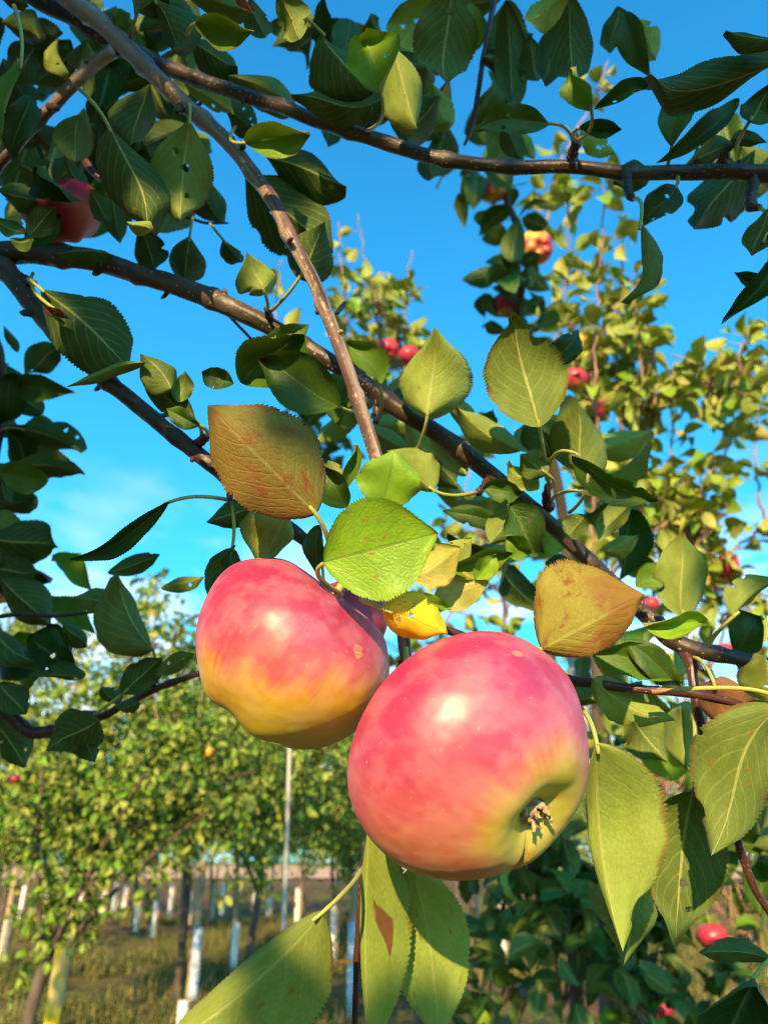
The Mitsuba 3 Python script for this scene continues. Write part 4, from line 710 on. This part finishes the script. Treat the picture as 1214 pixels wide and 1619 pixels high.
# stakes, trunk guards, poles
def wood_col(p, n, uv): return mix((.30, .20, .12), (.50, .36, .22), fbm(p.x * 20, p.y * 20, p.z * 3, octaves=3))
scene['stake_wood'] = {'type': 'twosided', 'b': principled(mikit.proc(wood_col), .8, .2)}
scene['lichen_wood'] = {'type': 'twosided', 'b': principled(mikit.proc(lambda p, n, uv: mix(mix((.42, .30, .12), (.52, .42, .20), noise(p.x * 30, p.y * 30, p.z * 8)), (.68, .46, .02), smoothstep(.42, .62, fbm(p.x * 12, p.y * 12, p.z * 5, octaves=3)))), .85, .2)}
scene['pole_paint'] = {'type': 'twosided', 'b': principled(mikit.proc(lambda p, n, uv: mix((.46, .41, .36), (.38, .32, .28), smoothstep(.5, .8, noise(p.x * 40, p.y * 40, p.z * 5)))), .6, .3)}
scene['guard_white'] = {'type': 'twosided', 'b': principled(mikit.proc(lambda p, n, uv: mix((.80, .79, .76), (.64, .61, .56), smoothstep(.55, .9, fbm(p.x * 12, p.y * 12, p.z * 6, octaves=3)))), .5, .4)}
scene['guard_blue'] = {'type': 'twosided', 'b': principled(mikit.proc(lambda p, n, uv: mix((.30, .42, .60), (.55, .62, .68), noise(p.x * 9, p.y * 9, p.z * 14))), .5, .4)}
def post(name, label, cat, group, px, D, h, rad, bs, px_top=None, spiral=False, z0=-.05):
    X = X_at(px, D, h * .5); b = np.array([X, D, z0]); t = np.array([X + ((px_top - px) / FPX * D * .95 if px_top is not None else 0), D, h])
    S = smooth_path(np.array([b, (b + t) / 2 + [.006, 0, 0], t]), .03); r = np.full(len(S), rad)
    k = thing(name, label, cat, group)
    if spiral:   # an overlapping plastic helix wound round the young trunk
        n = int((h - z0) / .012); zz = np.linspace(z0, h, n); a = np.linspace(0, 2 * np.pi, 17)
        ph = (zz[:, None] / .06 - a[None] / (2 * np.pi)) % 1
        R = rad * (1 + .22 * ph); V = np.stack([X + R * np.cos(a), D + R * np.sin(a), np.broadcast_to(zz[:, None], R.shape)], -1).reshape(-1, 3)
        i, j = np.meshgrid(np.arange(n - 1), np.arange(16), indexing='ij'); q = (i * 17 + j).ravel(); F = np.vstack([np.stack([q, q + 1, q + 18], -1), np.stack([q, q + 18, q + 17], -1)])
        put('sleeve', (V, F), bs, k, True); put3('rim', tube(np.array([[X, D, h - .012], [X, D, h + .004]]), [rad * 1.16] * 2, 14), bs, k)
    else:
        put3('shaft', tube(S, r, 10, .08, int(abs(px))), bs, k); put3('end_cut', tube(np.array([t, t + [0, 0, .006]]), [rad * .97, rad * .8], 10), bs, k)
    return k
post('stake', 'yellow lichen covered wooden stake at the lower left edge', 'stake', None, 36, 3.4, 1.30, .030, 'lichen_wood', 48)
post('stake', 'brown stake at the left edge with a white spiral below', 'stake', None, 9, 15, 1.35, .05, 'stake_wood', 12)
post('stake', 'tan stake, the taller of two close together left of the tall white pole', 'stake', None, 308, 11.0, 1.62, .052, 'stake_wood', 311)
post('stake', 'thin dark stake, left of the two close together', 'stake', None, 293, 11.6, 1.55, .03, 'far_bark_material', 293)
post('stake', 'tan stake wrapped in a white spiral below, under the orchard canopy', 'stake', None, 371, 14.0, 1.40, .050, 'stake_wood', 371)
post('stake', 'pale stake behind the bottom hanging leaves', 'stake', None, 556, 10.5, 1.45, .05, 'stake_wood', 559)
post('stake', 'tan stake under the right big apple', 'stake', None, 748, 15.5, 1.45, .09, 'stake_wood', 750)
post('pole', 'tall thin white pole rising through the orchard canopy', 'pole', None, 449, 4.6, 2.40, .012, 'pole_paint', 442)
p0, p1 = at(968, 1410, 2.30), at(866, 840, 2.84); b0 = p0 + (p0 - p1) * (p0[2] / (p1[2] - p0[2]) * 1.02); k = thing('pole', 'leaning grey white pole beside the right big apple', 'pole')
S = smooth_path(np.array([b0, p0 + [.01, 0, 0], p1 + (p1 - p0) * .05]), .03); put3('shaft', tube(S, .021, 12, .06, 3), 'pole_paint', k); put3('end_cut', tube(np.array([S[-1], S[-1] + [0, 0, .005]]), [.02, .017], 10), 'stake_wood', k)
G = 'plastic guards wound round young trunks'
for px, D, h, col, lab in ((371, 13.9, .72, 'guard_white', 'white spiral trunk guard on the tan stake beside the bottom left leaf'), (309, 10.9, .86, 'guard_blue', 'blue trunk guard on the taller of the two stakes'), (556, 10.4, .95, 'guard_blue', 'blue trunk guard behind the stalk of the bottom leaf'), (7, 14.8, .75, 'guard_white', 'white spiral trunk guard at the left edge'),
        (218, 22, .85, 'guard_white', 'white trunk guard, third from the left edge in the far row'), (163, 24, 1.05, 'guard_white', 'tallest white trunk guard in the far row'), (110, 23, .95, 'guard_white', 'white trunk guard, second from the left edge in the far row'), (335, 25, .95, 'guard_white', 'white trunk guard just left of the tan and white stake'), (300, 24, .85, 'guard_white', 'white trunk guard just behind the two stakes'), (245, 20, .80, 'guard_white', 'slim white trunk guard between the far row and the two stakes'),
        (128, 29, .9, 'guard_blue', 'trunk guard in the shade behind the second white one'), (197, 30, .9, 'guard_blue', 'trunk guard in the shade behind the third white one'), (75, 28, .9, 'guard_blue', 'trunk guard in the shade near the yellow stake'), (483, 9.3, .42, 'guard_white', 'short white trunk guard at the bottom right of the bottom left leaf'), (288, 9.3, .30, 'guard_white', 'white trunk guard cut off by the bottom edge'), (527, 15, .95, 'guard_blue', 'trunk guard in the shade beside the bottom hanging leaves'),
        (693, 15, .9, 'guard_blue', 'trunk guard below the right big apple'), (718, 17, .9, 'guard_white', 'white trunk guard second below the right big apple'), (795, 16, 1.0, 'guard_white', 'white trunk guard left of the dark foliage at the lower right'), (655, 18, .9, 'guard_white', 'white trunk guard behind the bottom hanging leaves'),
        (35, 26, .95, 'guard_white', 'white trunk guard nearest the yellow stake in the rearmost row'), (60, 30, .9, 'guard_white', 'small white trunk guard over the yellow stake'), (182, 31, .95, 'guard_white', 'small white trunk guard between the two tallest ones'), (270, 27, .95, 'guard_white', 'white trunk guard left of the thin dark stake'), (352, 29, .95, 'guard_white', 'small white trunk guard left of the spiral one'), (402, 23, .9, 'guard_white', 'white trunk guard right of the spiral one'), (425, 27, .95, 'guard_white', 'small white trunk guard just left of the tall white pole'), (470, 24, .95, 'guard_white', 'white trunk guard right of the tall white pole')):
    post('trunk_guard', lab, 'trunk guard', G, px, D, h, (.048 if D < 20 else .058), col if D < 14 else 'guard_white', spiral=True)
    if D > 13.95: post('stake', 'pale stake beside the ' + lab, 'stake', 'pale stakes in the orchard rows', px + 5, D - .15, 1.5, .030, 'stake_wood', px + 6)
rb = at(549, 1522, 8.6); k = thing('ribbon', 'orange marking ribbon tied round a stake behind the bottom leaves', 'ribbon')
scene['orange_tape'] = {'type': 'twosided', 'b': principled((.85, .28, .03), .5, .4)}
m = tube(smooth_path(np.array([rb + [-.09, 0, -.012], rb + [-.04, -.01, .008], rb + [.0, -.02, 0], rb + [.06, -.03, .02]]), .01), .022, 8); put3('band', m, 'orange_tape', k)
# ------------------------------------------------------------------ the near tree's own crown behind the viewer, which dapples what the view shows
ro = np.random.default_rng(77); occ, osz = [], []
lp = np.array([p for p, _ in LIT]); lr = np.array([q for _, q in LIT])
for p, q in [x for i, x in enumerate(SHADED) if (i % 7 != 3 if x[1] < .0085 or x[0][2] < 1.75 else i % 3 != 1)]:
    got = 0
    for _ in range(40):
        if got >= (4 if q < .0085 else 3): break
        s = ro.uniform(.5, 1.5) + max(0, (p[1] + .15) / .91); c = p + SUN * s + ro.normal(0, max(q * .45, .007), 3)
        if c[1] > -.12: continue
        rel = c - lp; along = rel @ SUN; dist = np.linalg.norm(rel - along[:, None] * SUN, axis=1)
        hit = (along > .02) & (dist < lr + (.013 if q < .0085 else .022))
        if hit.any(): continue
        occ.append(c); got += 1; osz.append(.042 if q < .0085 else ro.uniform(.070, .095))
occ = np.array(occ); print('shading leaves', len(occ), 'of', len(SHADED) * 5, 'lit', len(LIT))
A = nrm(np.cross(SUN + 0 * occ, ro.normal(0, 1, occ.shape))); N = SUN + ro.normal(0, .25, occ.shape)
sz = np.array(osz); P = occ - A * sz[:, None] * .5
sets = place_leaves(P, A, N, sz, ro.uniform(0, .5, len(occ)), ro, CARDS)
put3('foliage', join([(V[i], cf, uv[i]) for V, cf, uv in sets for i in range(len(V))]), 'leaf_small_material', TREE, kind='stuff')
# its left half, beside and above the viewer
n = 7000; P = np.array([-1.15, -.75, 2.5]) + nrm(ro.normal(0, 1, (n, 3))) * np.array([.95, 1.75, 1.35]) * (ro.random((n, 1)) ** .4)
ok = np.ones(n, bool); rel = P - CAM; dep = rel @ FWD; px, py = 607 + FPX * (rel @ RIGHT) / dep, 809.5 - FPX * (rel @ UP) / dep
ok &= ~((dep > -.05) & (px > -140) & (px < 1350) & (py > -140) & (py < 1750)); ok &= np.linalg.norm(rel, axis=1) > .35
for p, q in LIT:
    r_ = P - p; al = r_ @ SUN; ok &= ~((al > 0) & (np.linalg.norm(r_ - al[:, None] * SUN, axis=1) < q + .03))
P = P[ok]; A, N, sz, ag = random_leaves(P, ro.normal(0, 1, P.shape), ro, .095, ages=(0, .6)); sets = place_leaves(P, A, N, sz, ag, ro, [FAR])
put3('foliage', join([(V[i], cf, uv[i]) for V, cf, uv in sets for i in range(len(V))]), 'leaf_small_material', TREE, kind='stuff')
ks = occ[ro.integers(0, len(occ), 14)]
for k in ks:
    S = smooth_path(np.array([[-.58, .55, 2.0 + .3 * ro.random()], [-.62 + .2 * ro.random(), -.15, 2.25], (k + np.array([-.4, -.1, 2.3])) / 2, k]), .03)
    if (S[:, 1] < .05).mean() > .3 and not any((((q - lp) @ SUN > .05) & (np.linalg.norm((q - lp) - ((q - lp) @ SUN)[:, None] * SUN, axis=1) < lr + .004)).any() for q in S[::3]): put3('branch', tube(S, np.linspace(.012, .003, len(S)), 8, .1, 2), 'bark_material', TREE)
